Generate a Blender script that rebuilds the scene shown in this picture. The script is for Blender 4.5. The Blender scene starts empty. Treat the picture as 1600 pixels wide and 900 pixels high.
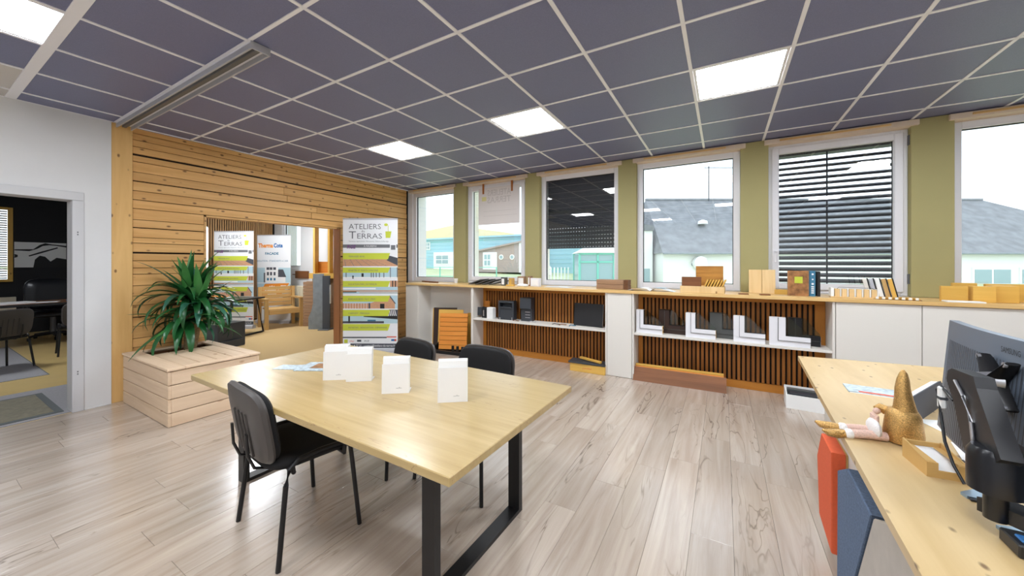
import bpy, bmesh, math, random
from mathutils import Matrix, Vector
random.seed(7)
SC = bpy.context.scene
COL = SC.collection
PI = math.pi
# ------------------------------------------------------------------ camera, sky, exposure
YAW = 0.5258
EYE = Vector((2.0067, -1.7601, 1.39))
cam_data = bpy.data.cameras.new('camera')
cam_data.sensor_width = 36.0
cam_data.lens = 36.0 * 569.5 / 1600.0
cam_data.shift_y = (412.4 - 450.0) / 1600.0
cam_data.clip_start = 0.05
cam_data.clip_end = 400
cam = bpy.data.objects.new('camera', cam_data)
cam.location = EYE
cam.rotation_euler = (PI / 2, 0, YAW)
COL.objects.link(cam)
SC.camera = cam
world = bpy.data.worlds.new('world')
SC.world = world
world.use_nodes = True
_bg = world.node_tree.nodes['Background']
_bg.inputs['Color'].default_value = (0.83, 0.92, 1.0, 1)
_bg.inputs['Strength'].default_value = 1.05
SC.view_settings.view_transform = 'Standard'
SC.view_settings.look = 'None'
SC.view_settings.gamma = 1
SC.view_settings.use_curve_mapping = False
SC.view_settings.exposure = 1.25
LAMP = 16.0
CZ = 2.804          # ceiling height

# ------------------------------------------------------------------ materials
MATS = {}
def srgb(r, g, b):
    f = lambda c: ((c / 255 + 0.055) / 1.055) ** 2.4 if c > 10 else c / 255 / 12.92
    return (f(r), f(g), f(b), 1)
def nodes(name):
    m = bpy.data.materials.new(name); m.use_nodes = True
    MATS[name] = m
    nt = m.node_tree
    return m, nt, nt.nodes['Principled BSDF']
def mat(name, col, rough=0.5, metal=0.0, noise=0.0, nscale=40.0, bump=0.0, bscale=None, coat=0.0, spec=0.5, trans=0.0):
    m, nt, p = nodes(name)
    c = srgb(*col)
    p.inputs['Base Color'].default_value = c
    p.inputs['Roughness'].default_value = rough
    p.inputs['Metallic'].default_value = metal
    p.inputs['Specular IOR Level'].default_value = spec
    p.inputs['Coat Weight'].default_value = coat
    p.inputs['Transmission Weight'].default_value = trans
    if noise or bump:
        tc = nt.nodes.new('ShaderNodeTexCoord')
        n = nt.nodes.new('ShaderNodeTexNoise'); n.inputs['Scale'].default_value = nscale; n.inputs['Detail'].default_value = 4
        nt.links.new(tc.outputs['Object'], n.inputs['Vector'])
        if noise:
            r = nt.nodes.new('ShaderNodeValToRGB')
            r.color_ramp.elements[0].position = 0.3; r.color_ramp.elements[1].position = 0.7
            r.color_ramp.elements[0].color = tuple(max(0, x * (1 - noise)) for x in c[:3]) + (1,)
            r.color_ramp.elements[1].color = tuple(min(1, x * (1 + noise)) for x in c[:3]) + (1,)
            nt.links.new(n.outputs['Fac'], r.inputs['Fac']); nt.links.new(r.outputs['Color'], p.inputs['Base Color'])
        if bump:
            b = nt.nodes.new('ShaderNodeBump'); b.inputs['Strength'].default_value = bump; b.inputs['Distance'].default_value = 0.002
            n2 = n
            if bscale:
                n2 = nt.nodes.new('ShaderNodeTexNoise'); n2.inputs['Scale'].default_value = bscale
                nt.links.new(tc.outputs['Object'], n2.inputs['Vector'])
            nt.links.new(n2.outputs['Fac'], b.inputs['Height']); nt.links.new(b.outputs['Normal'], p.inputs['Normal'])
    return m
def wood(name, ca, cb, axis='y', fine=55.0, stretch=14.0, rough=0.45, knots=None, vary=0.12, crack=None, spec=0.4, coat=0.0):
    """grain running along one local axis; shade differs a little from piece to piece"""
    m, nt, p = nodes(name)
    L = nt.links.new; N = nt.nodes.new
    tc = N('ShaderNodeTexCoord'); oi = N('ShaderNodeObjectInfo')
    mul = N('ShaderNodeMath'); mul.operation = 'MULTIPLY'; mul.inputs[1].default_value = 91.7
    L(oi.outputs['Random'], mul.inputs[0])
    add = N('ShaderNodeVectorMath'); add.operation = 'ADD'
    L(tc.outputs['Object'], add.inputs[0]); L(mul.outputs[0], add.inputs[1])
    sc = [fine] * 3; sc['xyz'.index(axis)] = fine / stretch
    mp = N('ShaderNodeVectorMath'); mp.operation = 'MULTIPLY'; mp.inputs[1].default_value = sc
    L(add.outputs[0], mp.inputs[0])
    n = N('ShaderNodeTexNoise'); n.inputs['Scale'].default_value = 0.35; n.inputs['Detail'].default_value = 6; n.inputs['Roughness'].default_value = 0.62; n.inputs['Distortion'].default_value = 0.6
    L(mp.outputs[0], n.inputs['Vector'])
    r = N('ShaderNodeValToRGB')
    r.color_ramp.elements[0].position = 0.28; r.color_ramp.elements[1].position = 0.72
    r.color_ramp.elements[0].color = srgb(*ca); r.color_ramp.elements[1].color = srgb(*cb)
    L(n.outputs['Fac'], r.inputs['Fac'])
    out = r.outputs['Color']
    def overlay(fac, col):
        nonlocal out
        mx = N('ShaderNodeMix'); mx.data_type = 'RGBA'
        L(fac, mx.inputs[0]); L(out, mx.inputs[6]); mx.inputs[7].default_value = srgb(*col)
        out = mx.outputs[2]
    if knots:
        col, scale, size = knots
        s2 = [scale] * 3; s2['xyz'.index(axis)] = scale * 0.55
        m2 = N('ShaderNodeVectorMath'); m2.operation = 'MULTIPLY'; m2.inputs[1].default_value = s2
        L(add.outputs[0], m2.inputs[0])
        v = N('ShaderNodeTexVoronoi'); v.inputs['Scale'].default_value = 1.0
        L(m2.outputs[0], v.inputs['Vector'])
        mr = N('ShaderNodeMapRange'); mr.inputs['From Min'].default_value = size; mr.inputs['From Max'].default_value = size * 0.45
        mr.inputs['To Min'].default_value = 0; mr.inputs['To Max'].default_value = 0.85
        L(v.outputs['Distance'], mr.inputs['Value']); overlay(mr.outputs[0], col)
    if crack:
        col, scale, wd = crack
        s3 = [scale] * 3; s3['xyz'.index(axis)] = scale / 7.0
        m3 = N('ShaderNodeVectorMath'); m3.operation = 'MULTIPLY'; m3.inputs[1].default_value = s3
        L(add.outputs[0], m3.inputs[0])
        n3 = N('ShaderNodeTexNoise'); n3.inputs['Scale'].default_value = 1.0; n3.inputs['Detail'].default_value = 3; n3.inputs['Distortion'].default_value = 0.8
        L(m3.outputs[0], n3.inputs['Vector'])
        s = N('ShaderNodeMath'); s.operation = 'SUBTRACT'; s.inputs[1].default_value = 0.5; L(n3.outputs['Fac'], s.inputs[0])
        a = N('ShaderNodeMath'); a.operation = 'ABSOLUTE'; L(s.outputs[0], a.inputs[0])
        mr = N('ShaderNodeMapRange'); mr.inputs['From Min'].default_value = wd; mr.inputs['From Max'].default_value = 0.0
        mr.inputs['To Min'].default_value = 0; mr.inputs['To Max'].default_value = 1.0; L(a.outputs[0], mr.inputs['Value'])
        n4 = N('ShaderNodeTexNoise'); n4.inputs['Scale'].default_value = 0.5; L(m3.outputs[0], n4.inputs['Vector'])
        mr2 = N('ShaderNodeMapRange'); mr2.inputs['From Min'].default_value = 0.50; mr2.inputs['From Max'].default_value = 0.66; L(n4.outputs['Fac'], mr2.inputs['Value'])
        mm = N('ShaderNodeMath'); mm.operation = 'MULTIPLY'; L(mr.outputs[0], mm.inputs[0]); L(mr2.outputs[0], mm.inputs[1])
        m5 = N('ShaderNodeMath'); m5.operation = 'MULTIPLY'; m5.inputs[1].default_value = 0.75; L(mm.outputs[0], m5.inputs[0])
        overlay(m5.outputs[0], col)
    hs = N('ShaderNodeHueSaturation')
    mr = N('ShaderNodeMapRange'); mr.inputs['To Min'].default_value = 1 - vary; mr.inputs['To Max'].default_value = 1 + vary
    L(oi.outputs['Random'], mr.inputs['Value']); L(mr.outputs[0], hs.inputs['Value']); L(out, hs.inputs['Color'])
    L(hs.outputs['Color'], p.inputs['Base Color'])
    p.inputs['Roughness'].default_value = rough; p.inputs['Specular IOR Level'].default_value = spec; p.inputs['Coat Weight'].default_value = coat
    p.inputs['Coat Roughness'].default_value = 0.2
    b = N('ShaderNodeBump'); b.inputs['Strength'].default_value = 0.12; b.inputs['Distance'].default_value = 0.001
    L(n.outputs['Fac'], b.inputs['Height']); L(b.outputs['Normal'], p.inputs['Normal'])
    return m
def emit(name, col, s):
    m, nt, p = nodes(name)
    p.inputs['Base Color'].default_value = srgb(*col)
    p.inputs['Emission Color'].default_value = srgb(*col)
    p.inputs['Emission Strength'].default_value = s
    return m
def glass(name, tint=(0.93, 0.98, 0.98), refl=1.0):
    m = bpy.data.materials.new(name); m.use_nodes = True; MATS[name] = m
    nt = m.node_tree; nt.nodes.clear()
    o = nt.nodes.new('ShaderNodeOutputMaterial'); mx = nt.nodes.new('ShaderNodeMixShader')
    t = nt.nodes.new('ShaderNodeBsdfTransparent'); g = nt.nodes.new('ShaderNodeBsdfGlossy'); fr = nt.nodes.new('ShaderNodeFresnel')
    ge = nt.nodes.new('ShaderNodeNewGeometry'); mr = nt.nodes.new('ShaderNodeMapRange')   # thin pane: same reflectance from both sides
    mr.inputs['To Min'].default_value = 1.52; mr.inputs['To Max'].default_value = 1 / 1.52
    nt.links.new(ge.outputs['Backfacing'], mr.inputs['Value']); nt.links.new(mr.outputs[0], fr.inputs['IOR'])
    t.inputs['Color'].default_value = tint + (1,); g.inputs['Roughness'].default_value = 0.0
    ml = nt.nodes.new('ShaderNodeMath'); ml.operation = 'MULTIPLY'; ml.inputs[1].default_value = refl
    nt.links.new(fr.outputs[0], ml.inputs[0]); nt.links.new(ml.outputs[0], mx.inputs[0])
    nt.links.new(t.outputs[0], mx.inputs[1]); nt.links.new(g.outputs[0], mx.inputs[2]); nt.links.new(mx.outputs[0], o.inputs[0])
    return m

wood('floor_oak', (168, 150, 134), (200, 186, 171), 'y', 42, 16, 0.27, None, 0.07, ((84, 66, 52), 8.0, 0.016), 0.8, 0.7)
wood('wall_pine', (200, 148, 84), (228, 182, 118), 'y', 40, 16, 0.5, ((92, 54, 26), 12.0, 0.16), 0.10)
wood('post_pine', (212, 164, 96), (234, 192, 126), 'z', 30, 14, 0.5, ((110, 66, 32), 12, 0.15), 0.04)
wood('jamb_wood', (150, 98, 60), (182, 126, 82), 'z', 30, 14, 0.5, None, 0.05)
wood('plywood_x', (214, 172, 106), (236, 202, 142), 'x', 26, 10, 0.42, ((150, 100, 55), 6.0, 0.10), 0.03)
wood('desk_ply', (192, 163, 114), (214, 188, 142), 'y', 22, 9, 0.36, ((104, 74, 50), 17.0, 0.15), 0.03)
wood('table_bamboo', (170, 143, 88), (192, 166, 114), 'x', 60, 22, 0.33, None, 0.02, ((130, 92, 46), 22.0, 0.010), 0.6, 0.5)
wood('planter_x', (216, 186, 152), (236, 210, 180), 'x', 34, 14, 0.6, ((170, 120, 80), 5.0, 0.10), 0.04)
wood('planter_y', (216, 186, 152), (236, 210, 180), 'y', 34, 14, 0.6, ((170, 120, 80), 5.0, 0.10), 0.04)
wood('slat_wood', (144, 88, 34), (182, 118, 52), 'z', 40, 16, 0.55, None, 0.12)
wood('slat_frame_x', (176, 110, 36), (200, 134, 52), 'x', 40, 16, 0.5, None, 0.04)
wood('slat_frame_z', (176, 110, 36), (200, 134, 52), 'z', 40, 16, 0.5, None, 0.04)
wood('slat_light', (176, 130, 84), (206, 164, 116), 'z', 40, 16, 0.55, None, 0.08)
wood('orange_wood_x', (206, 122, 40), (226, 150, 62), 'x', 36, 14, 0.5, None, 0.05)
wood('honey_wood_x', (214, 164, 72), (232, 188, 96), 'x', 26, 12, 0.5, None, 0.08)
wood('honey_wood_z', (214, 164, 72), (232, 188, 96), 'z', 26, 12, 0.5, ((130, 84, 40), 7.0, 0.09), 0.08)
wood('brown_wood_x', (104, 64, 36), (140, 90, 54), 'x', 34, 12, 0.45, None, 0.10)
wood('taupe_board_x', (146, 112, 84), (170, 136, 106), 'x', 40, 16, 0.6, None, 0.05)
wood('zebra_wood_x', (150, 96, 36), (206, 150, 70), 'x', 60, 9, 0.45, None, 0.05)
wood('pale_pine_z', (218, 182, 124), (238, 208, 156), 'z', 30, 14, 0.5, ((140, 94, 50), 9.0, 0.10), 0.04)
wood('teak_x', (186, 146, 88), (208, 170, 110), 'x', 34, 14, 0.5, None, 0.06)
wood('teak_z', (186, 146, 88), (208, 170, 110), 'z', 34, 14, 0.5, None, 0.06)
wood('dark_cork', (96, 62, 38), (120, 80, 50), 'x', 60, 2, 0.8, None, 0.05)
mat('tile_dark', (114, 118, 150), 0.5, noise=0.10, nscale=220, bump=0.15, spec=0.6)
mat('tile_white', (206, 202, 196), 0.7)
mat('grid_white', (240, 240, 244), 0.5)
mat('wall_white', (222, 222, 222), 0.85, noise=0.02, nscale=3)
mat('wall_green', (172, 164, 114), 0.85, noise=0.03, nscale=2)
mat('pvc_white', (232, 232, 236), 0.35)
mat('header_cream', (222, 206, 186), 0.7, noise=0.06, nscale=6)
mat('cabinet_white', (226, 222, 214), 0.5)
mat('plaster_out', (236, 230, 220), 0.9)
mat('alu', (190, 190, 194), 0.4, 0.3)
mat('alu_dark', (104, 106, 110), 0.4, 0.4)
mat('door_metal', (206, 206, 208), 0.45)
mat('black_steel', (26, 25, 26), 0.42, 0.2)
mat('black_plastic', (34, 34, 36), 0.38)
mat('black_fabric', (22, 21, 22), 0.9, bump=0.3, nscale=400)
mat('black_leather', (20, 21, 26), 0.28)
mat('shell_plastic', (68, 63, 60), 0.42)
mat('shutter_black', (12, 16, 20), 0.55)
mat('slat_back', (30, 20, 12), 0.9)
mat('anthracite', (56, 60, 66), 0.42, bump=0.1, nscale=300)
mat('pvc_grey', (84, 86, 84), 0.4)
mat('pvc_brown', (52, 32, 24), 0.4)
mat('pvc_black', (26, 27, 32), 0.35)
mat('rubber', (20, 20, 20), 0.7)
mat('carpet_beige', (196, 166, 116), 0.95, noise=0.10, nscale=90, bump=0.4, bscale=300)
mat('carpet_grey', (150, 148, 150), 0.95, noise=0.06, nscale=60)
mat('lino_yellow', (206, 178, 118), 0.4, noise=0.05, nscale=3)
mat('mat_olive', (128, 122, 104), 0.95, noise=0.14, nscale=30)
mat('mat_edge', (92, 96, 96), 0.8)
mat('office_black', (30, 30, 34), 0.75, noise=0.12, nscale=3)
mat('paper', (242, 242, 240), 0.7)
mat('acrylic', (236, 234, 230), 0.25)
mat('ink_grey', (110, 112, 116), 0.7)
mat('ink_dark', (70, 72, 76), 0.7)
mat('ink_white', (245, 245, 245), 0.7)
mat('ink_lime', (196, 206, 66), 0.6)
mat('ink_purple', (110, 70, 120), 0.7)
mat('ink_orange', (232, 140, 40), 0.6)
mat('ink_blue', (50, 110, 170), 0.6)
mat('ink_teal', (60, 120, 150), 0.6)
mat('ink_red', (214, 90, 66), 0.6)
mat('ink_sky', (178, 206, 216), 0.6)
mat('ink_tan', (198, 150, 116), 0.6, noise=0.10, nscale=60)
mat('ink_slate', (72, 76, 84), 0.6)
mat('ink_black', (28, 28, 30), 0.6)
mat('banner_white', (232, 234, 236), 0.45)
mat('leaf', (30, 92, 44), 0.33, noise=0.25, nscale=7, spec=0.5)
mat('leaf_light', (66, 128, 62), 0.36, noise=0.22, nscale=7)
mat('leaf_blue', (48, 104, 82), 0.33, noise=0.2, nscale=7)
mat('trunk', (140, 118, 84), 0.9, noise=0.3, nscale=60, bump=0.8)
mat('soil', (70, 42, 26), 0.95, noise=0.3, nscale=70, bump=0.9)
mat('felt_orange', (224, 98, 58), 0.9, noise=0.05, nscale=80, bump=0.3, bscale=500)
mat('felt_navy', (92, 110, 136), 0.95, noise=0.22, nscale=140, bump=0.4, bscale=500)
mat('felt_grey', (186, 178, 168), 0.9, noise=0.07, nscale=12, bump=0.3, bscale=500)
mat('gold_sequin', (206, 164, 100), 0.30, 0.75, noise=0.35, nscale=260, bump=1.0, bscale=320)
mat('pink_knit', (226, 192, 176), 0.95, noise=0.15, nscale=200, bump=0.8)
mat('fur_white', (240, 236, 232), 0.98, bump=1.0, nscale=160)
mat('cardboard', (206, 166, 100), 0.75)
mat('blue_grey_metal', (150, 172, 190), 0.3, 0.6)
mat('monitor_back', (112, 122, 136), 0.38, 0.15)
mat('slate_stone', (84, 84, 84), 0.7, noise=0.1, nscale=20)
mat('stone_grey', (134, 142, 148), 0.7, noise=0.14, nscale=9)
mat('radiator_cream', (226, 216, 192), 0.5)
mat('grass', (190, 200, 160), 0.95, noise=0.10, nscale=0.4)
mat('asphalt', (170, 170, 168), 0.9, noise=0.05, nscale=2)
mat('roof_slate', (132, 134, 138), 0.85, noise=0.22, nscale=2.2, bump=0.3)
mat('ext_blue', (164, 206, 218), 0.8, noise=0.03, nscale=1)
mat('ext_brown', (172, 156, 152), 0.85, noise=0.06, nscale=1)
mat('ext_yellow', (232, 214, 176), 0.85)
mat('ext_turq', (120, 200, 184), 0.6)
mat('ext_glass', (150, 176, 182), 0.15)
mat('ext_white', (240, 240, 238), 0.8)
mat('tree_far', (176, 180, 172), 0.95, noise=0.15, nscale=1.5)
mat('tape_brown', (166, 98, 40), 0.6)
mat('poster_back', (226, 220, 216), 0.8)
mat('ghost_print', (206, 200, 196), 0.8)
mat('ghost_yellow', (222, 216, 150), 0.8)
mat('book_cover', (150, 104, 62), 0.4, noise=0.5, nscale=22)
mat('leaflet_print', (180, 196, 204), 0.35, noise=0.35, nscale=45)
mat('zinc', (200, 200, 204), 0.3, 0.9)
glass('window_glass', (0.97, 0.99, 0.995), 2.2)
glass('sample_glass', (0.80, 0.84, 0.80), 1.3)
emit('lamp_panel', (244, 249, 255), LAMP)

# ------------------------------------------------------------------ mesh helpers
class MB:
    def __init__(s): s.v = []; s.f = []; s.m = []; s.mi = 0
    def face(s, *idx): s.f.append(idx); s.m.append(s.mi)
    def poly(s, pts):
        n = len(s.v); s.v += [tuple(p) for p in pts]; s.face(*range(n, n + len(pts)))
    def box(s, x0, x1, y0, y1, z0, z1, b=0.0):
        if x0 > x1: x0, x1 = x1, x0
        if y0 > y1: y0, y1 = y1, y0
        if z0 > z1: z0, z1 = z1, z0
        n = len(s.v)
        if b <= 0:
            s.v += [(x, y, z) for x in (x0, x1) for y in (y0, y1) for z in (z0, z1)]
            for q in ((0, 1, 3, 2), (4, 6, 7, 5), (0, 4, 5, 1), (2, 3, 7, 6), (0, 2, 6, 4), (1, 5, 7, 3)): s.face(*[n + k for k in q])
            return s
        b = min(b, (x1 - x0) * .45, (y1 - y0) * .45, (z1 - z0) * .45)
        X = (x0, x1); Y = (y0, y1); Z = (z0, z1); id = {}
        for i in (0, 1):
            for j in (0, 1):
                for k in (0, 1):
                    sx, sy, sz = b if i == 0 else -b, b if j == 0 else -b, b if k == 0 else -b
                    id[i, j, k, 0] = len(s.v); s.v.append((X[i], Y[j] + sy, Z[k] + sz))
                    id[i, j, k, 1] = len(s.v); s.v.append((X[i] + sx, Y[j], Z[k] + sz))
                    id[i, j, k, 2] = len(s.v); s.v.append((X[i] + sx, Y[j] + sy, Z[k]))
                    s.face(id[i, j, k, 0], id[i, j, k, 1], id[i, j, k, 2])
        for i in (0, 1):
            s.face(*[id[i, j, k, 0] for j, k in ((0, 0), (1, 0), (1, 1), (0, 1))])
            s.face(*[id[j, i, k, 1] for j, k in ((0, 0), (1, 0), (1, 1), (0, 1))])
            s.face(*[id[j, k, i, 2] for j, k in ((0, 0), (1, 0), (1, 1), (0, 1))])
        for i in (0, 1):
            for j in (0, 1):
                s.face(id[0, i, j, 1], id[1, i, j, 1], id[1, i, j, 2], id[0, i, j, 2])
                s.face(id[i, 0, j, 0], id[i, 1, j, 0], id[i, 1, j, 2], id[i, 0, j, 2])
                s.face(id[i, j, 0, 0], id[i, j, 1, 0], id[i, j, 1, 1], id[i, j, 0, 1])
        return s
    def tube(s, pts, r, n=10, flat=1.0, closed=False):
        """round bar through points; r a number or one per point"""
        P = [Vector(p) for p in pts]; rings = []
        for i, p in enumerate(P):
            t = (P[min(i + 1, len(P) - 1)] - P[max(i - 1, 0)]).normalized()
            up = Vector((0, 0, 1)) if abs(t.z) < 0.9 else Vector((0, 1, 0))
            a = t.cross(up).normalized(); b2 = a.cross(t).normalized()
            rr = r[i] if isinstance(r, (list, tuple)) else r
            k = len(s.v); rings.append(k)
            for q in range(n):
                an = 2 * PI * q / n
                s.v.append(tuple(p + a * math.cos(an) * rr + b2 * math.sin(an) * rr * flat))
        for i in range(len(P) - 1):
            for q in range(n):
                s.face(rings[i] + q, rings[i] + (q + 1) % n, rings[i + 1] + (q + 1) % n, rings[i + 1] + q)
        s.face(*[rings[0] + q for q in range(n)]); s.face(*[rings[-1] + q for q in reversed(range(n))])
        return s
    def lathe(s, prof, n=20, cx=0, cy=0, cz=0):
        rings = []
        for (r, z) in prof:
            k = len(s.v); rings.append(k)
            for q in range(n):
                a = 2 * PI * q / n; s.v.append((cx + r * math.cos(a), cy + r * math.sin(a), cz + z))
        for i in range(len(prof) - 1):
            for q in range(n):
                s.face(rings[i] + q, rings[i] + (q + 1) % n, rings[i + 1] + (q + 1) % n, rings[i + 1] + q)
        s.face(*[rings[0] + q for q in range(n)]); s.face(*[rings[-1] + q for q in range(n)])
        return s
    def prism(s, poly, axis, a, b):
        """extrude a 2-D outline along an axis; the outline lies in the two other axes"""
        def mk(p, t):
            return {'x': (t, p[0], p[1]), 'y': (p[0], t, p[1]), 'z': (p[0], p[1], t)}[axis]
        n = len(s.v); k = len(poly)
        s.v += [mk(p, a) for p in poly] + [mk(p, b) for p in poly]
        s.face(*range(n, n + k)); s.face(*range(n + k, n + 2 * k))
        for i in range(k): s.face(n + i, n + (i + 1) % k, n + k + (i + 1) % k, n + k + i)
        return s
    def pillow(s, w, d, rings, p=3.2, n=28, warp=None):
        """stack of rounded-square rings (scale, height) closed with caps"""
        ids = []
        for (sc, z) in rings:
            k = len(s.v); ids.append(k)
            for q in range(n):
                a = 2 * PI * q / n; c, si = math.cos(a), math.sin(a)
                x = math.copysign(abs(c) ** (2 / p), c) * w / 2 * sc; y = math.copysign(abs(si) ** (2 / p), si) * d / 2 * sc
                v = (x, y, z); s.v.append(warp(v) if warp else v)
        for i in range(len(ids) - 1):
            for q in range(n): s.face(ids[i] + q, ids[i] + (q + 1) % n, ids[i + 1] + (q + 1) % n, ids[i + 1] + q)
        s.face(*[ids[0] + q for q in range(n)]); s.face(*[ids[-1] + q for q in range(n)])
        return s
    def rect(s, x0, x1, z0, z1, y):          # flat print facing -y
        s.poly([(x0, y, z0), (x1, y, z0), (x1, y, z1), (x0, y, z1)])
    def text(s, body, x, z, size, y, align='LEFT', width=None, shear=0.0, bold=0.0):
        cu = bpy.data.curves.new('t', 'FONT'); cu.body = body; cu.size = size; cu.align_x = align; cu.resolution_u = 2; cu.shear = shear; cu.offset = bold
        o = bpy.data.objects.new('t', cu); COL.objects.link(o)
        dg = bpy.context.evaluated_depsgraph_get(); dg.update()
        me = bpy.data.meshes.new_from_object(o.evaluated_get(dg))
        xs = [v.co.x for v in me.vertices] or [0]
        k = width / max(1e-6, max(xs) - min(xs)) if width else 1.0
        n = len(s.v)
        s.v += [(x + v.co.x * k, y, z + v.co.y) for v in me.vertices]
        for pl in me.polygons: s.face(*[n + i for i in pl.vertices])
        bpy.data.objects.remove(o); bpy.data.curves.remove(cu); bpy.data.meshes.remove(me)
    def mesh(s, name, mats, smooth=None, flat_normals=False):
        me = bpy.data.meshes.new(name)
        me.from_pydata(s.v, [], s.f)
        for m in (mats if isinstance(mats, (list, tuple)) else [mats]): me.materials.append(MATS[m])
        if s.m and max(s.m) > 0: me.polygons.foreach_set('material_index', s.m)
        if not flat_normals:
            bm = bmesh.new(); bm.from_mesh(me); bmesh.ops.recalc_face_normals(bm, faces=bm.faces); bm.to_mesh(me); bm.free()
        if smooth:
            me.polygons.foreach_set('use_smooth', [True] * len(me.polygons)); me.set_sharp_from_angle(angle=math.radians(smooth))
        me.update()
        return me
def link(name, me, parent=None, loc=(0, 0, 0), rz=0.0):
    o = bpy.data.objects.new(name, me); COL.objects.link(o)
    o.location = loc; o.rotation_euler = (0, 0, rz)
    if parent is not None: o.parent = parent
    return o
def ob(name, mb, mats, parent=None, loc=(0, 0, 0), rz=0.0, smooth=None, flat_normals=False):
    return link(name, mb.mesh(name, mats, smooth, flat_normals), parent, loc, rz)
def bx(name, dims, m, parent=None, b=0.002, **k):
    return ob(name, MB().box(*dims, b=b), m, parent, **k)
def tag(o, label, cat, group=None):
    o['label'] = label; o['category'] = cat
    if group: o['group'] = group
    return o
def thing(name, label, cat, loc=(0, 0, 0), rz=0.0, group=None):
    o = bpy.data.objects.new(name, None); COL.objects.link(o); o.empty_display_size = 0.1
    o.location = loc; o.rotation_euler = (0, 0, rz)
    return tag(o, label, cat, group)
def struct(o, label=None):
    o['kind'] = 'structure'
    if label: o['label'] = label
    return o
def sempty(name, label, loc=(0, 0, 0), rz=0.0):
    o = bpy.data.objects.new(name, None); COL.objects.link(o); o.location = loc; o.rotation_euler = (0, 0, rz)
    return struct(o, label)
_cache = {}
def piece(name, sx, sy, sz, m, parent, loc, b=0.002):
    """a bevelled board centred on its own origin; alike boards share one mesh"""
    key = (round(sx, 4), round(sy, 4), round(sz, 4), m, b)
    if key not in _cache:
        _cache[key] = MB().box(-sx / 2, sx / 2, -sy / 2, sy / 2, -sz / 2, sz / 2, b).mesh(name, m)
    return link(name, _cache[key], parent, loc)
def copy_tree(o, parent=None):
    c = o.copy(); COL.objects.link(c); c.parent = parent
    for ch in list(o.children): copy_tree(ch, c)
    return c

# ================================================================== STRUCTURE
# ---- floor: oak-look planks running away towards the windows
floor = struct(bx('floor', (-3.28, 6.0, -5.2, 3.3, -0.12, -0.007), 'slat_back', b=0), 'grey oak plank floor of the showroom')
rest = MB(); PW = 0.19; PL = 1.22
rr = random.Random(3)
ncol = int((6.0 + 3.27) / PW) + 1
for i in range(ncol):
    x0 = -3.27 + i * PW; x1 = min(x0 + PW, 5.99)
    if x1 - x0 < 0.03: continue
    y = -5.19 - rr.random() * PL
    while y < 3.29:
        a = max(y, -5.19); e = min(y + PL, 3.29); y += PL
        if e - a < 0.02: continue
        seen = e > -1.75 and x0 < 3.0 and not (x0 < -2.2 and e < -1.2) and not (x0 > 1.2 and e < -0.9)
        if seen:
            piece('plank', x1 - x0 - 0.0012, e - a - 0.0012, 0.008, 'floor_oak', floor, ((x0 + x1) / 2, (a + e) / 2, -0.004), 0.0008)
        else:
            rest.box(x0 + .0006, x1 - .0006, a + .0006, e - .0006, -0.008, 0)
ro = ob('plank', rest, 'floor_oak', floor); ro['kind'] = 'stuff'

# ---- ceiling: 600 mm dark tiles in a white grid
ceiling = struct(bx('ceiling', (-3.3, 6.0, -5.2, 3.6, CZ + 0.03, CZ + 0.15), 'slat_back', b=0), 'dark tile ceiling in a white grid')
LIGHTS = [(-3, 2), (0, 2), (3, 2), (6, 2), (-3, -3), (0, -3), (3, -3), (6, -3), (0, -7), (4, -7)]
for i in range(-6, 11):
    for j in range(-9, 7):
        x0, x1 = max(i * .6, -3.27), min((i + 1) * .6, 5.99); y0, y1 = max(j * .6, -5.19), min((j + 1) * .6, 3.36)
        if x1 - x0 < .03 or y1 - y0 < .03 or (i, j) in LIGHTS: continue
        white = i == -6 and j <= -3 or i == -5 and j == -3
        piece('ceiling_tile', x1 - x0 - .004, y1 - y0 - .004, .012, 'tile_white' if white else 'tile_dark', ceiling, ((x0 + x1) / 2, (y0 + y1) / 2, CZ + .010), 0.001)
for i in range(-5, 10):
    piece('grid_bar', .024, 8.55, .010, 'grid_white', ceiling, (i * .6, -.915, CZ + .003), .001)
for j in range(-8, 6):
    w = .06 if j == -2 else .0225
    piece('grid_bar', 9.26, w, .009, 'grid_white', ceiling, (1.36, j * .6 - (.02 if j == -2 else 0), CZ + .0025), .001)
piece('edge_trim', .022, 8.5, .012, 'grid_white', ceiling, (-3.262, -.95, CZ + .004), .001)
LN = ['glowing ceiling panel nearest the corner of timber wall and windows', 'glowing ceiling panel above the taped window poster, middle of its row',
      'large glowing ceiling panel above the window with the slate roof', 'glowing ceiling panel above the window at far right',
      'glowing ceiling panel in the top left corner by the white wall']
for k, (i, j) in enumerate(LIGHTS):
    lab = LN[k] if k < 5 else 'glowing ceiling panel ' + ('over the reading side of the table', 'straight above the viewer', 'above the desk chair side', 'in the back row by the left', 'in the back row by the right')[k - 5]
    t = thing('ceiling_light', lab, 'ceiling light', (i * .6 + .3, j * .6 + .3, CZ), 0, 'square light panels in the ceiling grid')
    f = MB()
    for (a, b_, c, d) in ((-.288, .288, -.288, -.268), (-.288, .288, .268, .288), (-.288, -.268, -.268, .268), (.268, .288, -.268, .268)): f.box(a, b_, c, d, .002, .02)
    ob('frame', f, 'pvc_white', t)
    bx('diffuser', (-.268, .268, -.268, .268, .006, .016), 'lamp_panel', t, b=0)
t = thing('ceiling_rail', 'long grey aluminium track on the ceiling above the timber post', 'rail', (-1.9, -.54, CZ))
def railx(a, b_, c, d): return (-1.34, 1.32, a, b_, c, d)
bx('channel', railx(-.055, .055, -.012, .0), 'grid_white', t)
bx('side_lip', railx(-.058, -.046, -.05, -.012), 'alu', t); bx('side_lip', railx(.046, .058, -.05, -.012), 'alu', t)
bx('inner_track', railx(-.016, .016, -.034, -.012), 'alu_dark', t)
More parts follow.
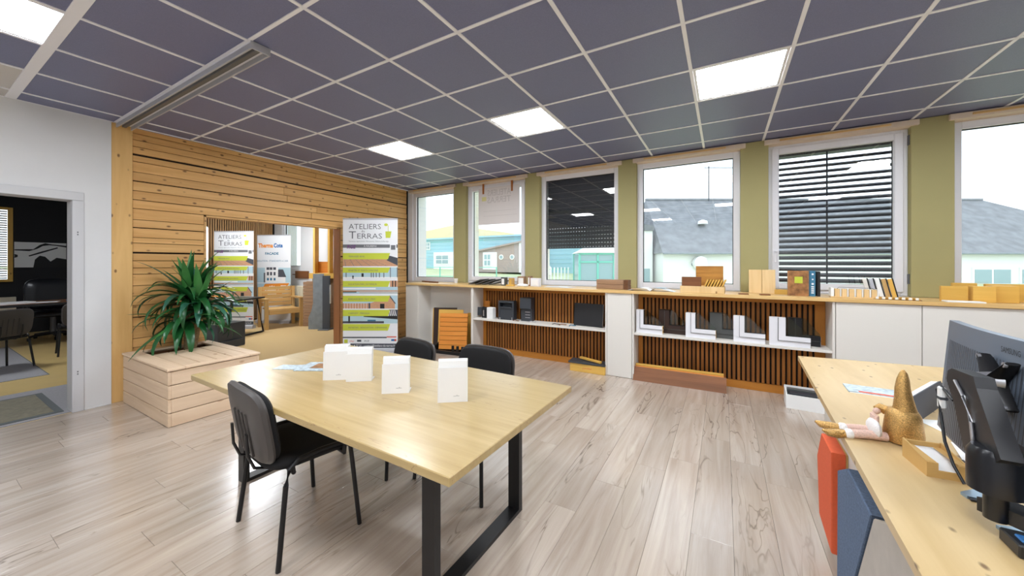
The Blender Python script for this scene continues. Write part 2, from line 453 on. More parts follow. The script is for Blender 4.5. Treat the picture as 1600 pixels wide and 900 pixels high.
bx('end_cap', (1.32, 1.328, -.058, .058, -.05, 0), 'alu', t)

# ---- far left: timber-clad wall, white wall and door
YO0, YO1, ZO = .132, 1.90, 1.965       # opening in the timber wall
core = MB()
core.box(-3.42, -3.305, -.47, YO0, 0, CZ); core.box(-3.42, -3.305, YO1, 3.36, 0, CZ); core.box(-3.42, -3.305, YO0, YO1, ZO, CZ)
tw = struct(ob('wall_timber', core, 'slat_back'), 'partition wall clad in horizontal knotty pine boards')
ZR = [2.800, 2.744, 2.676, 2.607, 2.516, 2.452, 2.345, 2.247, 2.150, 2.054, ZO, 1.849, 1.763, 1.664, 1.605, 1.498, 1.420, 1.346, 1.280, 1.160, 1.055, .956, .830, .737, .612, .52, .42, .31, .22, .11, .005]
DARK = {2.516: .022, 2.247: .012, 1.498: .018, 1.763: .010, 2.054: .008, .830: .010}
rr = random.Random(11)
def boards(y0, y1, z1, z0):
    g = DARK.get(z0, .005)
    y = y0
    while y < y1 - .01:
        e = min(y + rr.uniform(1.3, 2.6), y1)
        if y1 - e < .5: e = y1
        th = .024 + rr.uniform(-.004, .005)
        piece('board', th, e - y - .002, z1 - z0 - g, 'wall_pine', tw, (-3.305 + th / 2, (y + e) / 2, (z1 + z0 + g) / 2), .002)
        y = e
for k in range(len(ZR) - 1):
    a, b_ = ZR[k], ZR[k + 1]
    if b_ >= ZO - 1e-6: boards(-.47, 3.30, a, b_)
    else: boards(-.47, YO0, a, b_); boards(YO1, 3.30, a, b_)
struct(bx('timber_post', (-3.42, -3.262, -.625, -.472, 0, CZ), 'post_pine', b=.004), 'wide pale pine post at the end of the timber wall')
lin = MB(); lin.box(-3.42, -3.281, YO1 - .028, YO1, 0, ZO); ob('opening_jamb', lin, 'jamb_wood', tw)
lin = MB(); lin.box(-3.42, -3.281, YO0, YO0 + .02, 0, ZO); ob('opening_jamb', lin, 'wall_pine', tw)
lin = MB(); lin.box(-3.42, -3.281, YO0, YO1, ZO - .02, ZO); ob('opening_lintel', lin, 'wall_pine', tw)
w = MB(); w.box(-3.42, -3.255, -.82, -.625, 0, CZ); w.box(-3.42, -3.255, -1.80, -.82, 2.05, CZ); w.box(-3.42, -3.255, -5.2, -1.80, 0, CZ)
struct(ob('wall_west', w, 'wall_white'), 'white wall around the office doorway')
d = sempty('door_1', 'light grey metal door frame of the open office doorway', (-3.34, -1.31, 0))
f = MB(); f.box(-.095, .10, .43, .505, 0, 1.984, .004); ob('jamb', f, 'door_metal', d)
f = MB(); f.box(-.095, .10, -.505, -.43, 0, 1.984, .004); ob('jamb', f, 'door_metal', d)
f = MB(); f.box(-.095, .10, -.505, .505, 1.985, 2.065, .004); ob('head', f, 'door_metal', d)
for z in (.35, 1.66):
    f = MB(); f.box(.1, .103, .46, .468, z, z + .012); f.box(.1, .103, .46, .468, z + .022, z + .034); ob('hinge_mark', f, 'alu_dark', d)
struct(bx('baseboard_west', (-3.255, -3.245, -.80, -.627, 0, .012), 'wall_white', b=.002))

# ---- window wall
PIERS = [(-2.12, -1.86), (-.69, -.44), (.755, .995), (2.18, 2.45), (3.60, 3.89), (5.05, 5.30)]
WIN = [(-3.17, -2.12), (-1.86, -.69), (-.44, .755), (.995, 2.18), (2.45, 3.60), (3.89, 5.05)]
w = MB(); w.box(-8.3, 6.2, 3.36, 3.72, -.6, 1.065); w.box(-8.3, 6.2, 3.36, 3.72, 2.76, 3.3); w.box(5.30, 6.2, 3.30, 3.72, 1.065, 2.80)
wn = struct(ob('wall_north', w, 'plaster_out'), 'window wall with olive green piers')
for (a, b_) in PIERS:
    p = MB(); p.box(a, b_, 3.30, 3.40, 1.066, CZ, .002); ob('pier', p, 'wall_green', wn)
    p = MB(); p.box(a + .02, b_ - .02, 3.40, 3.72, 1.066, 2.76); ob('outer_pier', p, 'plaster_out', wn)
p = MB(); p.box(-3.28, -3.17, 3.34, 3.72, 1.066, CZ); ob('corner_pier', p, 'pvc_white', wn)
p = MB(); p.box(-6.9, -3.42, 3.36, 3.72, 1.065, 2.76); p.box(-8.3, -7.75, 3.36, 3.72, 1.065, 2.76); ob('side_room_wall', p, 'wall_white', wn)
p = MB(); p.box(-8.3, -3.42, 3.34, 3.36, 0, 1.27); p.box(-6.9, -3.42, 3.34, 3.36, 1.27, CZ); p.box(-8.3, -7.75, 3.34, 3.36, 1.27, CZ); ob('side_room_lining', p, 'wall_white', wn)
for (a, b_) in WIN:
    p = MB(); p.box(a - .04, b_ + .05, 3.27, 3.38, 2.742, CZ - .006, .003); ob('header_board', p, 'header_cream', wn)
    p = MB(); p.box(a + .1, b_ - .15, 3.262, 3.272, 2.765, 2.785, .002); ob('header_batten', p, 'plywood_x', wn)
p = MB(); p.box(-3.28, 5.3, 3.36, 3.40, 2.735, CZ); ob('head_lining', p, 'header_cream', wn)
def window(n, a, b_, label, sash=False, handle=None, z0=1.07, z1=2.742):
    o = sempty('window_%d' % n, label, ((a + b_) / 2, 3.40, z0)); W = (b_ - a) / 2; H = z1 - z0
    def ring(x, zb, zt, t, y0, y1, bev=.004):
        m = MB()
        m.box(-x, -x + t, y0, y1, zb, zt, bev); m.box(x - t, x, y0, y1, zb, zt, bev)
        m.box(-x + t, x - t, y0, y1, zt - t, zt, bev); m.box(-x + t, x - t, y0, y1, zb, zb + t, bev); return m
    t = .05 if sash else .072
    ob('frame', ring(W, 0, H, t, -.03, .05), 'pvc_white', o)
    if sash:
        ob('sash', ring(W - .035, .035, H - .035, .068, -.05, .03, .006), 'pvc_white', o); t = .098
    g = ring(W - t + .001, t - .001, H - t + .001, .008, .0, .025, .001); ob('gasket', g, 'rubber', o)
    bx('pane', (-W + t, W - t, .010, .014, t, H - t), 'window_glass', o, b=0)
    if handle:
        hx = (-W + .07) if handle == 'L' else (W - .07)
        h = MB(); h.box(hx - .014, hx + .014, -.06, -.05, .40, .47, .003); h.box(hx - .010, hx + .010, -.092, -.06, .445, .465, .003); h.box(hx - .010, hx + .010, -.092, -.078, .34, .465, .004)
        ob('handle', h, 'pvc_white', o)
    return o
window(1, *WIN[0], 'white framed window next to the timber wall')
window(2, *WIN[1], 'white window with a poster taped inside it', True, 'L')
window(3, *WIN[2], 'white window half covered by a lowered dark shutter')
window(4, *WIN[3], 'white fixed window looking onto a slate roof')
w5 = window(5, *WIN[4], 'white window behind open dark blind slats', True, 'L')
for z in (.12, 1.5): bx('hinge', (.568, .580, -.07, -.03, z, z + .1), 'alu_dark', w5)
window(6, *WIN[5], 'white window at far right above the honey wood blocks')
window(7, -7.75, -6.9, 'bright window of the side room beside the radiator', z0=1.27, z1=2.742)

# ---- remaining shell
struct(bx('wall_south', (-3.42, 6.2, -5.4, -5.2, 0, 2.95), 'wall_white', b=0))
struct(bx('wall_east', (6.0, 6.2, -5.2, 3.6, 0, 2.95), 'wall_white', b=0))
w = MB(); w.box(-4.5, -3.42, .05, .12, 0, 2.95); w.box(-4.57, -4.5, .05, .50, 0, 2.95); w.box(-10.3, -4.5, .42, .50, 0, 2.95)
struct(ob('wall_office_side', w, 'wall_white'), 'white partition between office and side room')
struct(bx('floor_side_room', (-8.3, -3.28, .50, 3.36, -.12, 0), 'carpet_beige', b=0), 'beige carpet of the side room')
struct(bx('floor_side_strip', (-4.5, -3.28, .12, .50, -.12, 0), 'carpet_beige', b=0))
struct(bx('ceiling_side_room', (-8.3, -3.42, .05, 3.6, CZ, CZ + .15), 'wall_white', b=0))
sw = struct(bx('wall_side_room', (-8.4, -8.1, .50, 3.36, 0, CZ), 'slat_back', b=0), 'side room wall of light vertical slats')
for k in range(60):
    y = .55 + k * .046
    if y < 3.3: piece('slat', .03, .026, 2.75, 'slat_light', sw, (-8.085, y, 1.40), .003)
struct(bx('floor_office', (-10.3, -3.28, -3.2, .42, -.12, -.004), 'lino_yellow', b=0), 'yellowish office floor')
struct(bx('floor_office_carpet', (-4.55, -3.30, -2.6, .0, -.004, .002), 'carpet_grey', b=0))
struct(bx('ceiling_office', (-10.3, -3.42, -3.2, .5, CZ, CZ + .15), 'tile_dark', b=0))
w = MB(); w.box(-10.4, -10.2, -.475, .24, 0, CZ); w.box(-10.4, -10.2, -3.2, -.475, 0, 1.04); w.box(-10.4, -10.2, -3.2, -.475, 2.5, CZ); w.box(-10.4, -10.2, -3.2, -1.6, 1.04, 2.5); w.box(-10.4, -10.2, .24, .5, 0, CZ)
struct(ob('wall_office_far', w, 'office_black'), 'black far wall of the office')
struct(bx('wall_office_left', (-10.4, -3.42, -3.3, -3.2, 0, 2.95), 'wall_white', b=0))

# ================================================================== OUTDOORS
g = MB(); N = 26
def gz(d_):
    return -.3 if d_ < 8 else (-.3 + (d_ - 8) / 12 * .6 if d_ < 20 else (.3 + (d_ - 20) / 20 * .85 if d_ < 40 else 1.15))
for a in range(N + 1):
    for b_ in range(N + 1):
        x = -70 + a * 5.6; y = 3.75 + (b_ / N) ** 1.6 * 110
        dd = -(x - EYE.x) * math.sin(YAW) + (y - EYE.y) * math.cos(YAW)
        g.v.append((x, y, gz(dd)))
for a in range(N):
    for b_ in range(N):
        q = a * (N + 1) + b_; g.face(q, q + N + 1, q + N + 2, q + 1)
struct(ob('ground', g, 'grass'), 'pale grass outside the windows')

def wall_windows(parent, x, z, w_, h_, y, cols=2, rows=2, bar=.08, m='ext_white'):
    f = MB(); f.box(x - w_ / 2, x + w_ / 2, y - .06, y, z, z + h_); fo = ob('window', f, m, parent)
    cw = (w_ - bar * (cols + 1)) / cols; ch = (h_ - bar * (rows + 1)) / rows
    for i in range(cols):
        for j in range(rows):
            px = x - w_ / 2 + bar + i * (cw + bar); pz = z + bar + j * (ch + bar)
            bx('pane', (px, px + cw, y - .075, y - .061, pz, pz + ch), 'ext_glass', fo, b=0)
t = thing('blue_building', 'pale blue boarded building across the grass', 'building', (-18, 25, 1.0))
wl = bx('wall', (-11, 10, 0, 8, -.5, 2.72), 'ext_blue', t, b=0)
for k in range(8): bx('board_line', (-11, 10, -.03, 0, .1 + k * .34, .13 + k * .34), 'ext_turq' if k == 7 else 'ext_blue', wl, b=0)
bx('roof', (-11.3, 10.3, -.3, 8.3, 2.72, 2.85), 'ext_blue', t, b=0)
wall_windows(t, -5.1, 1.75, .75, .75, 0)
wall_windows(t, -2.9, .35, 1.6, .9, -.35)
bx('porch', (-4.0, -1.6, -.35, 0, -.3, 1.5), 'ext_white', t, b=0)
t = thing('yellow_barn', 'low cream hall rising behind the blue building', 'building', (-28, 36, 1.1))
f = MB(); f.prism([(-8, 0), (-8, 4.6), (-1, 5.4), (6, 4.3), (6, 0)], 'y', 0, 6); ob('hall', f, 'ext_yellow', t)
bx('band', (-8, 6, -.05, 0, 3.3, 3.5), 'ext_yellow', t, b=0)
t = thing('brown_shed', 'grey brown shed with slanting roof and two portholes', 'shed', (-13, 22, 1.15))
f = MB(); f.prism([(-2.9, -.4), (2.0, -.4), (2.0, 1.85), (-2.9, 1.05)], 'y', 0, 2.2); ob('wall', f, 'ext_brown', t)
f = MB(); f.prism([(-3.1, 1.02), (2.2, 1.86), (2.2, 1.98), (-3.1, 1.14)], 'y', -.2, 2.4); ob('roof', f, 'ext_brown', t)
bx('door_panel', (-1.4, -.1, -.06, 0, -.2, 1.15), 'ext_white', t, b=0)
wall_windows(t, -.95, .05, .7, 1.0, -.06)
for x in (.28, 1.24):
    f = MB(); f.tube([(x, -.05, .76), (x, .01, .76)], .2, 16); po = ob('porthole', f, 'ext_white', t)
    f = MB(); f.tube([(x, -.06, .76), (x, -.045, .76)], .13, 16); ob('pane', f, 'ext_glass', po)
bx('corner_board', (1.85, 2.02, -.06, 0, -.4, 1.85), 'ext_white', t, b=0)
t = thing('turquoise_fence', 'thin turquoise fence standing on the grass', 'fence', (-14, 17, .2))
for k in range(7): bx('post', (-5 + k * 1.5, -4.95 + k * 1.5, -.03, .03, -.4, 1.0), 'ext_turq', t, b=0)
for z in (.35, .95): bx('rail', (-5, 4.0, -.015, .015, z, z + .04), 'ext_turq', t, b=0)
def rd(r_, d_, z=0):
    return (EYE.x + r_ * math.cos(YAW) - d_ * math.sin(YAW), EYE.y + r_ * math.sin(YAW) + d_ * math.cos(YAW), z)
t = thing('glass_kiosk', 'turquoise framed glass kiosk with a pointed pale roof', 'kiosk', rd(4.5, 20, .2), YAW)
for x in (-.95, .0, .85): bx('post', (x - .05, x + .05, -.9, -.8, 0, 1.75), 'ext_turq', t, b=0)
for x in (-.95, .85): bx('post', (x - .05, x + .05, .8, .9, 0, 1.75), 'ext_turq', t, b=0)
for z in (0, 1.25, 1.68): bx('rail', (-.95, .85, -.9, -.82, z, z + .09), 'ext_turq', t, b=0)
bx('glazing', (-.9, .8, -.85, -.84, .05, 1.7), 'ext_glass', t, b=0); bx('glazing', (.84, .85, -.8, .8, .05, 1.7), 'ext_glass', t, b=0); bx('glazing', (-.96, -.95, -.8, .8, .05, 1.7), 'ext_glass', t, b=0)
f = MB(); f.v += [(-1.05, -1, 1.77), (.95, -1, 1.77), (.95, 1, 1.77), (-1.05, 1, 1.77), (.35, 0, 2.55)]
for q in ((0, 1, 4), (1, 2, 4), (2, 3, 4), (3, 0, 4), (0, 1, 2, 3)): f.face(*q)
ob('roof', f, 'ext_white', t)
t = thing('white_gate', 'white picket gate beside the turquoise kiosk', 'gate', rd(2.4, 21, .25), YAW)
for k in range(9): bx('picket', (-.8 + k * .2, -.72 + k * .2, -.02, .02, 0, .95), 'ext_white', t, b=0)
for z in (.15, .8): bx('rail', (-.85, .95, .02, .05, z, z + .06), 'ext_turq', t, b=0)
t = thing('white_car', 'small white car parked beyond the picket gate', 'car', rd(1.7, 26, .45), YAW)
f = MB(); f.prism([(-1.0, .18), (-.95, .62), (-.5, .7), (-.2, 1.12), (.7, 1.14), (1.0, .72), (1.05, .2)], 'y', -.7, .7); ob('body', f, 'ext_white', t)
f = MB(); f.prism([(-.42, .74), (-.16, 1.06), (.64, 1.08), (.86, .76)], 'y', -.72, .72); ob('windows', f, 'ink_slate', t)
for x in (-.6, .65):
    for y in (-.66, .56):
        f = MB(); f.tube([(x, y, .18), (x, y + .1, .18)], .19, 14); ob('wheel', f, 'rubber', t)
rr = random.Random(4)
hd = MB()
for k in range(70):
    a = rr.uniform(-14, 12); s_ = rr.uniform(1.3, 2.8); c = rd(a, 62 + rr.uniform(-4, 4), 1.15)
    hd.lathe([(s_ * .7, 0), (s_, s_ * .6), (s_ * .8, s_ * 1.2), (s_ * .35, s_ * 1.6)], 7, c[0], c[1], c[2])
ho = ob('tree_line', hd, 'tree_far'); ho['kind'] = 'stuff'; ho['label'] = 'hazy line of distant trees'; ho['category'] = 'trees'
t = thing('slate_house', 'white rendered house with a long grey slate roof', 'house', rd(8.3, 20), YAW)
bx('wall', (0, 28, 0, 8, -1.2, 2.0), 'ext_white', t, b=0)
f = MB(); A = [(-.15, -.3, 1.98), (29, -.3, 1.98), (29, 8.3, 1.98), (-.15, 8.3, 1.98), (.5, 4, 5.6), (22.6, 4, 5.6)]
f.v += A
for q in ((0, 1, 5, 4), (1, 2, 5), (2, 3, 4, 5), (3, 0, 4), (0, 1, 2, 3)): f.face(*q)
rf = ob('roof', f, 'roof_slate', t)
bx('ridge', (.5, 22.6, 3.9, 4.1, 5.55, 5.68), 'roof_slate', rf, b=0)
bx('gutter', (-.15, 29, -.42, -.28, 1.9, 2.0), 'stone_grey', t, b=.02)
f = MB(); f.tube([(1.9, -.35, 1.45), (1.9, -.1, 1.45)], .36, 18); ob('satellite_dish', f, 'banner_white', t)
f = MB(); f.tube([(1.6, 0, 1.35), (1.75, -.3, 1.45)], .09, 8); ob('dish_arm', f, 'stone_grey', t)
f = MB(); f.tube([(4.6, 3.9, 5.5), (4.6, 3.9, 7.8)], .035, 6); f.tube([(4.3, 3.9, 7.7), (6.6, 3.9, 7.7)], .025, 6); ob('antenna', f, 'ink_slate', rf)
for x in (18.0, 20.6): wall_windows(t, x, .2, 2.2, 1.0, 0, 2, 1, .12)
f = MB(); f.lathe([(.28, 0), (.25, .18), (.05, .26)], 10, 3.0, 1.6, 3.75); ob('roof_vent', f, 'ext_white', rf)
t = thing('white_annex', 'tall white annex touching the left end of the slate house', 'building', rd(7.2, 21.0), YAW)
bx('wall', (-1.6, .9, 0, 6, -1.2, 3.3), 'ext_white', t, b=0)
f = MB(); f.prism([(-1.8, 3.3), (.92, 3.3), (.92, 3.55), (-1.8, 4.2)], 'y', -.15, 6); ob('roof', f, 'roof_slate', t)
wall_windows(t, .55, .2, .5, 1.0, 0, 1, 1, .08)

# external shutters
t = thing('roller_shutter', 'lowered dark perforated shutter outside the third window', 'shutter', (.1575, 3.55, 1.64))
for k in range(19):
    s_ = MB(); z = .015 + k * .058
    s_.box(-.57, .57, -.006, .006, z, z + .05, .003)
    if k < 6:
        for q in range(26): s_.box(-.57 + q * .0438, -.57 + q * .0438 + .033, -.004, .004, z - .008, z)
    else: s_.box(-.57, .57, -.004, .004, z - .008, z)
    ob('slat', s_, 'shutter_black', t)
bx('bottom_bar', (-.57, .57, -.01, .01, -.012, .007), 'shutter_black', t)
bx('shutter_box', (-.57, .57, -.05, .09, 1.06, 1.12), 'shutter_black', t)
t = thing('slatted_shutter', 'dark shutter with open slats outside the window by the books', 'shutter', (3.025, 3.55, 1.10))
for k in range(23):
    s_ = MB(); z = .03 + k * .065
    s_.prism([(-.030, z - .014), (-.018, z + .008), (.018, z + .026), (.030, z + .028), (.022, z + .018), (-.012, z - .002), (-.024, z - .016)], 'x', -.55, .55)
    ob('slat', s_, 'shutter_black', t)
bx('bottom_bar', (-.55, .55, -.02, .02, -.01, .012), 'shutter_black', t)
for x in (-.55, -.02, .54): bx('guide', (x - .008, x + .008, -.03, -.024, 0, 1.62), 'shutter_black', t)
bx('shutter_box', (-.55, .55, -.05, .09, 1.54, 1.66), 'shutter_black', t)

# ================================================================== CABINETS ALONG THE WINDOWS
CF, CB = 2.775, 3.30
t = thing('worktop', 'long pale plywood worktop running under all the windows', 'worktop', (1.4, 3.03, 1.03))
ob('board', MB().box(-4.15, 4.55, CF - .02 - 3.03, 3.299 - 3.03, 0, .034, .003), 'plywood_x', t)
t = thing('end_cabinet', 'white narrow cabinet at the timber wall end of the worktop', 'cabinet', (-2.60, 3.0, 0))
bx('body', (-.15, .126, CF + .02 - 3.0, .29, 0, 1.029), 'cabinet_white', t); bx('door', (-.15, .128, CF - 3.0, CF + .018 - 3.0, .03, 1.027), 'cabinet_white', t)
bx('plinth', (-.15, .128, CF + .005 - 3.0, CF + .02 - 3.0, 0, .028), 'pvc_white', t)
t = thing('open_niche', 'white open niche holding leaning floor board samples', 'cabinet', (-1.90, 3.0, 0))
bx('side', (-.57, -.55, CF - 3.0, .29, 0, 1.029), 'cabinet_white', t); bx('side', (.545, .565, CF - 3.0, .29, 0, 1.029), 'cabinet_white', t)
bx('back', (-.55, .545, .07, .09, 0, 1.029), 'cabinet_white', t); bx('base_strip', (-.55, -.40, CF + .02 - 3.0, .07, 0, .02), 'pvc_white', t)
def slat_bay(label, x0, x1, n):
    t = thing('slatted_shelf_unit', label, 'shelf unit', ((x0 + x1) / 2, 3.0, 0), 0, 'slat backed shelf units under the windows')
    W = (x1 - x0) / 2
    bx('side', (-W, -W + .02, CF - 3.0, .29, 0, 1.029), 'cabinet_white', t); bx('side', (W - .02, W, CF - 3.0, .29, 0, 1.029), 'cabinet_white', t)
    bx('shelf', (-W + .021, W - .021, CF + .004 - 3.0, .045, .535, .560), 'cabinet_white', t)
    p = bx('back_panel', (-W + .02, W - .02, .075, .09, 0, 1.028), 'slat_back', t, b=0)
    bx('bottom_rail', (-W + .021, W - .021, .045, .075, .001, .085), 'slat_frame_x', p); bx('top_rail', (-W + .021, W - .021, .045, .075, .97, 1.028), 'slat_frame_x', p)
    bx('stile', (-W + .021, -W + .075, .046, .075, .085, .97), 'slat_frame_z', p); bx('stile', (W - .105, W - .021, .046, .075, .085, .97), 'slat_frame_z', p)
    a = -W + .085; b_ = W - .115
    for k in range(n): piece('slat', (b_ - a) / n * .62, .017, .884, 'slat_wood', p, (a + (k + .5) * (b_ - a) / n, .0663, .5275), .003)
    return t
slat_bay('slat backed shelf unit holding black sample boxes and a black panel', -1.335, .745, 40)
slat_bay('slat backed shelf unit holding the window corner samples', 1.052, 2.925, 37)
t = thing('cabinet_column', 'narrow white cabinet between the two slatted shelf units', 'cabinet', (.898, 3.0, 0))
bx('body', (-.15, .15, CF + .02 - 3.0, .29, 0, 1.029), 'cabinet_white', t); bx('door', (-.15, .148, CF - 3.0, CF + .018 - 3.0, .004, 1.027), 'cabinet_white', t)
for k, lab in enumerate(('white cabinet door unit right of the slatted shelf, behind the knotty desk end', 'white cabinet unit behind the top of the monitor', 'white cabinet unit at the right edge of the picture', 'white cabinet unit past the right edge', 'white cabinet unit last along the window wall')):
    x0 = 2.928 + k * .575
    t = thing('base_cabinet', lab, 'cabinet', (x0 + .2875, 3.0, 0), 0, 'white cabinets under the right windows')
    bx('body', (-.286, .286, CF + .02 - 3.0, .29, 0, 1.029), 'cabinet_white', t); bx('door', (-.285, .285, CF - 3.0, CF + .018 - 3.0, .004, 1.026), 'cabinet_white', t)

WT = 1.0645   # worktop surface
# ---- things on the worktop
rr = random.Random(5)
for k, lab in enumerate(('reddish brown wood sample stick lying under the first window, left one', 'reddish brown wood sample stick lying under the first window, middle one', 'reddish brown wood sample stick lying under the first window, right one')):
    o = bx('wood_stick', (-.11, .11, -.02, .02, 0, .022), 'brown_wood_x', loc=(-2.62 + k * .14, 3.12 - .05 * k, WT), rz=-.35 + .1 * k)
    tag(o, lab, 'wood sample', 'brown sticks under the first window')
t = thing('paper_cup', 'small white cup in front of the first green pier', 'cup', (-1.93, 3.12, WT))
ob('cup', MB().lathe([(.03, 0), (.036, .075), (.033, .075), (.028, .006)], 18), 'paper', t, smooth=40); ob('rim', MB().lathe([(.036, .073), (.038, .076), (.036, .079), (.033, .076)], 18), 'paper', t)
SL = ['lowest dark slate plate of the fanned pile', 'second dark slate plate of the fanned pile', 'third dark slate plate of the fanned pile', 'topmost bluish slate plate of the fanned pile']
for k in range(4):
    o = ob('slate_plate', MB().prism([(-.02, -.11), (.23, -.12), (.24, .10), (-.01, .11)], 'z', 0, .014), 'slate_stone', loc=(-1.46 + k * .115, 2.99 + .015 * k, WT + .0075), rz=0)
    o.rotation_euler = (0, -.30 if k < 3 else -.22, .04 * k)
    tag(o, SL[k] + ' under the second window', 'slate', 'fanned slate plates')
bx_ = [(-.85, 2.93, .085, .125, 'pvc_grey', 'grey sample block at the left of the small blocks'), (-.745, 2.97, .07, .115, 'cardboard', 'tan sample block second of the small blocks'),
       (-.60, 3.03, .13, .14, 'taupe_board_x', 'framed taupe sample block with a pale middle'), (-.475, 3.05, .06, .145, 'taupe_board_x', 'narrow taupe block between the framed blocks'), (-.345, 2.98, .15, .12, 'pvc_white', 'white framed sample block by the window edge')]
for (x, y, w_, h_, m, lab) in bx_:
    t = thing('sample_block', lab, 'sample', (x, y, WT), -.15, 'small material blocks under the second pier')
    bx('core', (-w_ / 2, w_ / 2, -.03, .03, 0, h_), m, t, b=.003)
    bx('face', (-w_ / 2 + .018, w_ / 2 - .018, -.034, -.03, .018, h_ - .022), 'paper' if m != 'cardboard' else 'honey_wood_x', t, b=.001)
tag(bx('wood_chip', (-.06, .06, -.03, .03, 0, .022), 'honey_wood_x', loc=(-.70, 2.86, WT), rz=.1), 'small honey coloured chip in front of the blocks', 'wood sample')
o = ob('white_pouch', MB().pillow(.17, .09, [(.7, 0), (1, .01), (.9, .03), (.5, .038)], 2.4, 18), 'paper', loc=(-.50, 2.87, WT), rz=.15, smooth=60); tag(o, 'white crumpled pouch lying before the small blocks', 'pouch')
for k, lab in enumerate(('loose white sheet under the half shuttered window, lower', 'loose white sheet under the half shuttered window, upper')):
    tag(bx('paper_sheet', (-.15, .15, -.105, .105, 0, .002), 'paper', loc=(-.06 + .13 * k, 3.05 - .04 * k, WT + .0005 + .0025 * k), rz=.2 - .5 * k, b=0), lab, 'paper', 'sheets on the worktop')
for k, lab in enumerate(('lower taupe composite board of the short stack', 'upper taupe composite board of the short stack')):
    t = thing('composite_board', lab, 'board', (.77, 3.0, WT + .062 * k), -.06, 'taupe boards stacked by the third window')
    bx('plank', (-.205, .15, -.07, .07, 0, .06), 'taupe_board_x', t, b=.004); bx('end_block', (.152, .205, -.07, .07, 0, .06), 'dark_cork', t, b=.004)
t = thing('open_brochure', 'open grey brochure with curved pages under the roof window', 'brochure', (1.25, 2.93, WT), -.05)
f = MB(); f.mi = 0
for sx in (-1, 1):
    P = [(sx * .27 * q / 8, .055 * math.sin(PI * min(1, (q / 8) * 1.0)) ** .8 * (1 - q / 8) + .002) for q in range(9)]
    n = len(f.v); f.v += [(x, -.1, z) for x, z in P] + [(x, .1, z) for x, z in P]
    for q in range(8): f.face(n + q, n + q + 1, n + 9 + q + 1, n + 9 + q)
ob('pages', f, 'paper', t, smooth=50, flat_normals=True)
bx('printed_page', (.05, .17, -.08, .06, .040, .0405), 'leaflet_print', t, b=0)
t = thing('sample_tray', 'plywood tray of wood samples under the roof window', 'tray', (1.80, 2.92, WT), -.05)
bx('front', (-.22, .22, -.10, -.09, 0, .075), 'pale_pine_z', t); bx('back', (-.22, .22, .09, .10, 0, .075), 'pale_pine_z', t); bx('end', (-.22, -.21, -.09, .09, 0, .075), 'pale_pine_z', t); bx('end', (.21, .22, -.09, .09, 0, .075), 'pale_pine_z', t); bx('bottom', (-.21, .21, -.09, .09, 0, .008), 'pale_pine_z', t)
tag(bx('wood_sample', (-.10, .10, -.01, .01, 0, .115), 'brown_wood_x', loc=(1.692, 2.838, WT + .064), rz=-.05), 'dark brown wood sample standing at the front of the plywood tray', 'wood sample')
for k in range(7):
    o = ob('wood_sample', MB().box(-.008, .008, -.075, .075, 0, .15, .002), 'honey_wood_z', loc=(1.80 + k * .028, 2.935, WT + .012), rz=-.05); o.rotation_euler = (0, .42, -.05)
    tag(o, ('first', 'second', 'third', 'fourth', 'fifth', 'sixth', 'last')[k] + ' from the left of the thin samples slanting in the plywood tray', 'wood sample', 'slanting samples in the tray')
tag(bx('wood_sample', (-.14, .14, -.012, .012, 0, .30), 'zebra_wood_x', loc=(1.865, 3.045, WT), rz=-.03), 'striped golden wood board standing behind the plywood tray', 'wood sample')
for k, x in enumerate((2.312, 2.435)):
    o = bx('pine_plank', (-.06, .06, -.011, .011, 0, .262), 'pale_pine_z', loc=(x, 3.10, WT)); o.rotation_euler = (-.10, 0, 0)
    tag(o, ('left' if k == 0 else 'right') + ' pale pine board leaning on the pier beside the books', 'board', 'pine boards on the pier')
for k, (x, lab) in enumerate(((2.19, 'small dark wood chip left of the pine boards'), (2.38, 'small dark wood chip in front of the pine boards'))):
    tag(bx('wood_chip', (-.045, .045, -.03, .03, 0, .012), 'brown_wood_x', loc=(x, 2.85, WT), rz=.1), lab, 'wood sample')
tag(bx('wood_block', (-.09, .09, -.03, .03, 0, .05), 'honey_wood_x', loc=(2.575, 3.10, WT)), 'honey wood block tucked behind the upright books', 'wood sample')
t = thing('catalogue', 'upright catalogue with a brown interior photo on its cover', 'book', (2.665, 2.93, WT), -.03)
bx('cover', (-.085, .085, -.02, .02, 0, .256), 'book_cover', t, b=.001); bx('title_patch', (-.03, .035, -.0215, -.020, .13, .195), 'ink_lime', t, b=0); bx('spine', (.085, .089, -.02, .02, 0, .256), 'ink_teal', t, b=0)
t = thing('catalogue', 'blue spined catalogue standing beside the brown photo cover', 'book', (2.780, 2.93, WT), -.03)
bx('cover', (-.022, .022, -.02, .12, 0, .255), 'ink_teal', t, b=.001)
f = MB()
f.lathe([(.011, -.0005), (.011, .0005)], 12)
f2 = MB()
for z, r_ in ((.222, .009), (.17, .007), (.125, .010)): f2.prism([(r_ * math.cos(a * PI / 6), z + r_ * math.sin(a * PI / 6)) for a in range(12)], 'y', -.0215, -.0205)
for z in (.03, .05, .07, .09): f2.box(-.011, .011, -.0215, -.0205, z, z + .011)
ob('spine_marks', f2, 'ink_white', t)
tag(bx('catalogue', (-.012, .012, -.02, .12, 0, .25), 'ink_black', loc=(2.828, 2.93, WT), rz=-.03), 'thin black catalogue right of the blue spine', 'book')
t = thing('sample_rack', 'low box of pale wood samples with white dividers', 'tray', (3.09, 2.90, WT), -.04)
bx('base', (-.18, .18, -.05, .05, 0, .012), 'pale_pine_z', t)
for k in range(6): bx('sample', (-.15 + k * .052, -.15 + k * .052 + .036, -.05, .02, .012, .085), 'pale_pine_z', t); bx('divider', (-.15 + k * .052 + .038, -.15 + k * .052 + .048, -.05, .02, .012, .088), 'paper', t)
bx('end_card', (-.18, -.155, -.05, .05, .012, .095), 'paper', t)
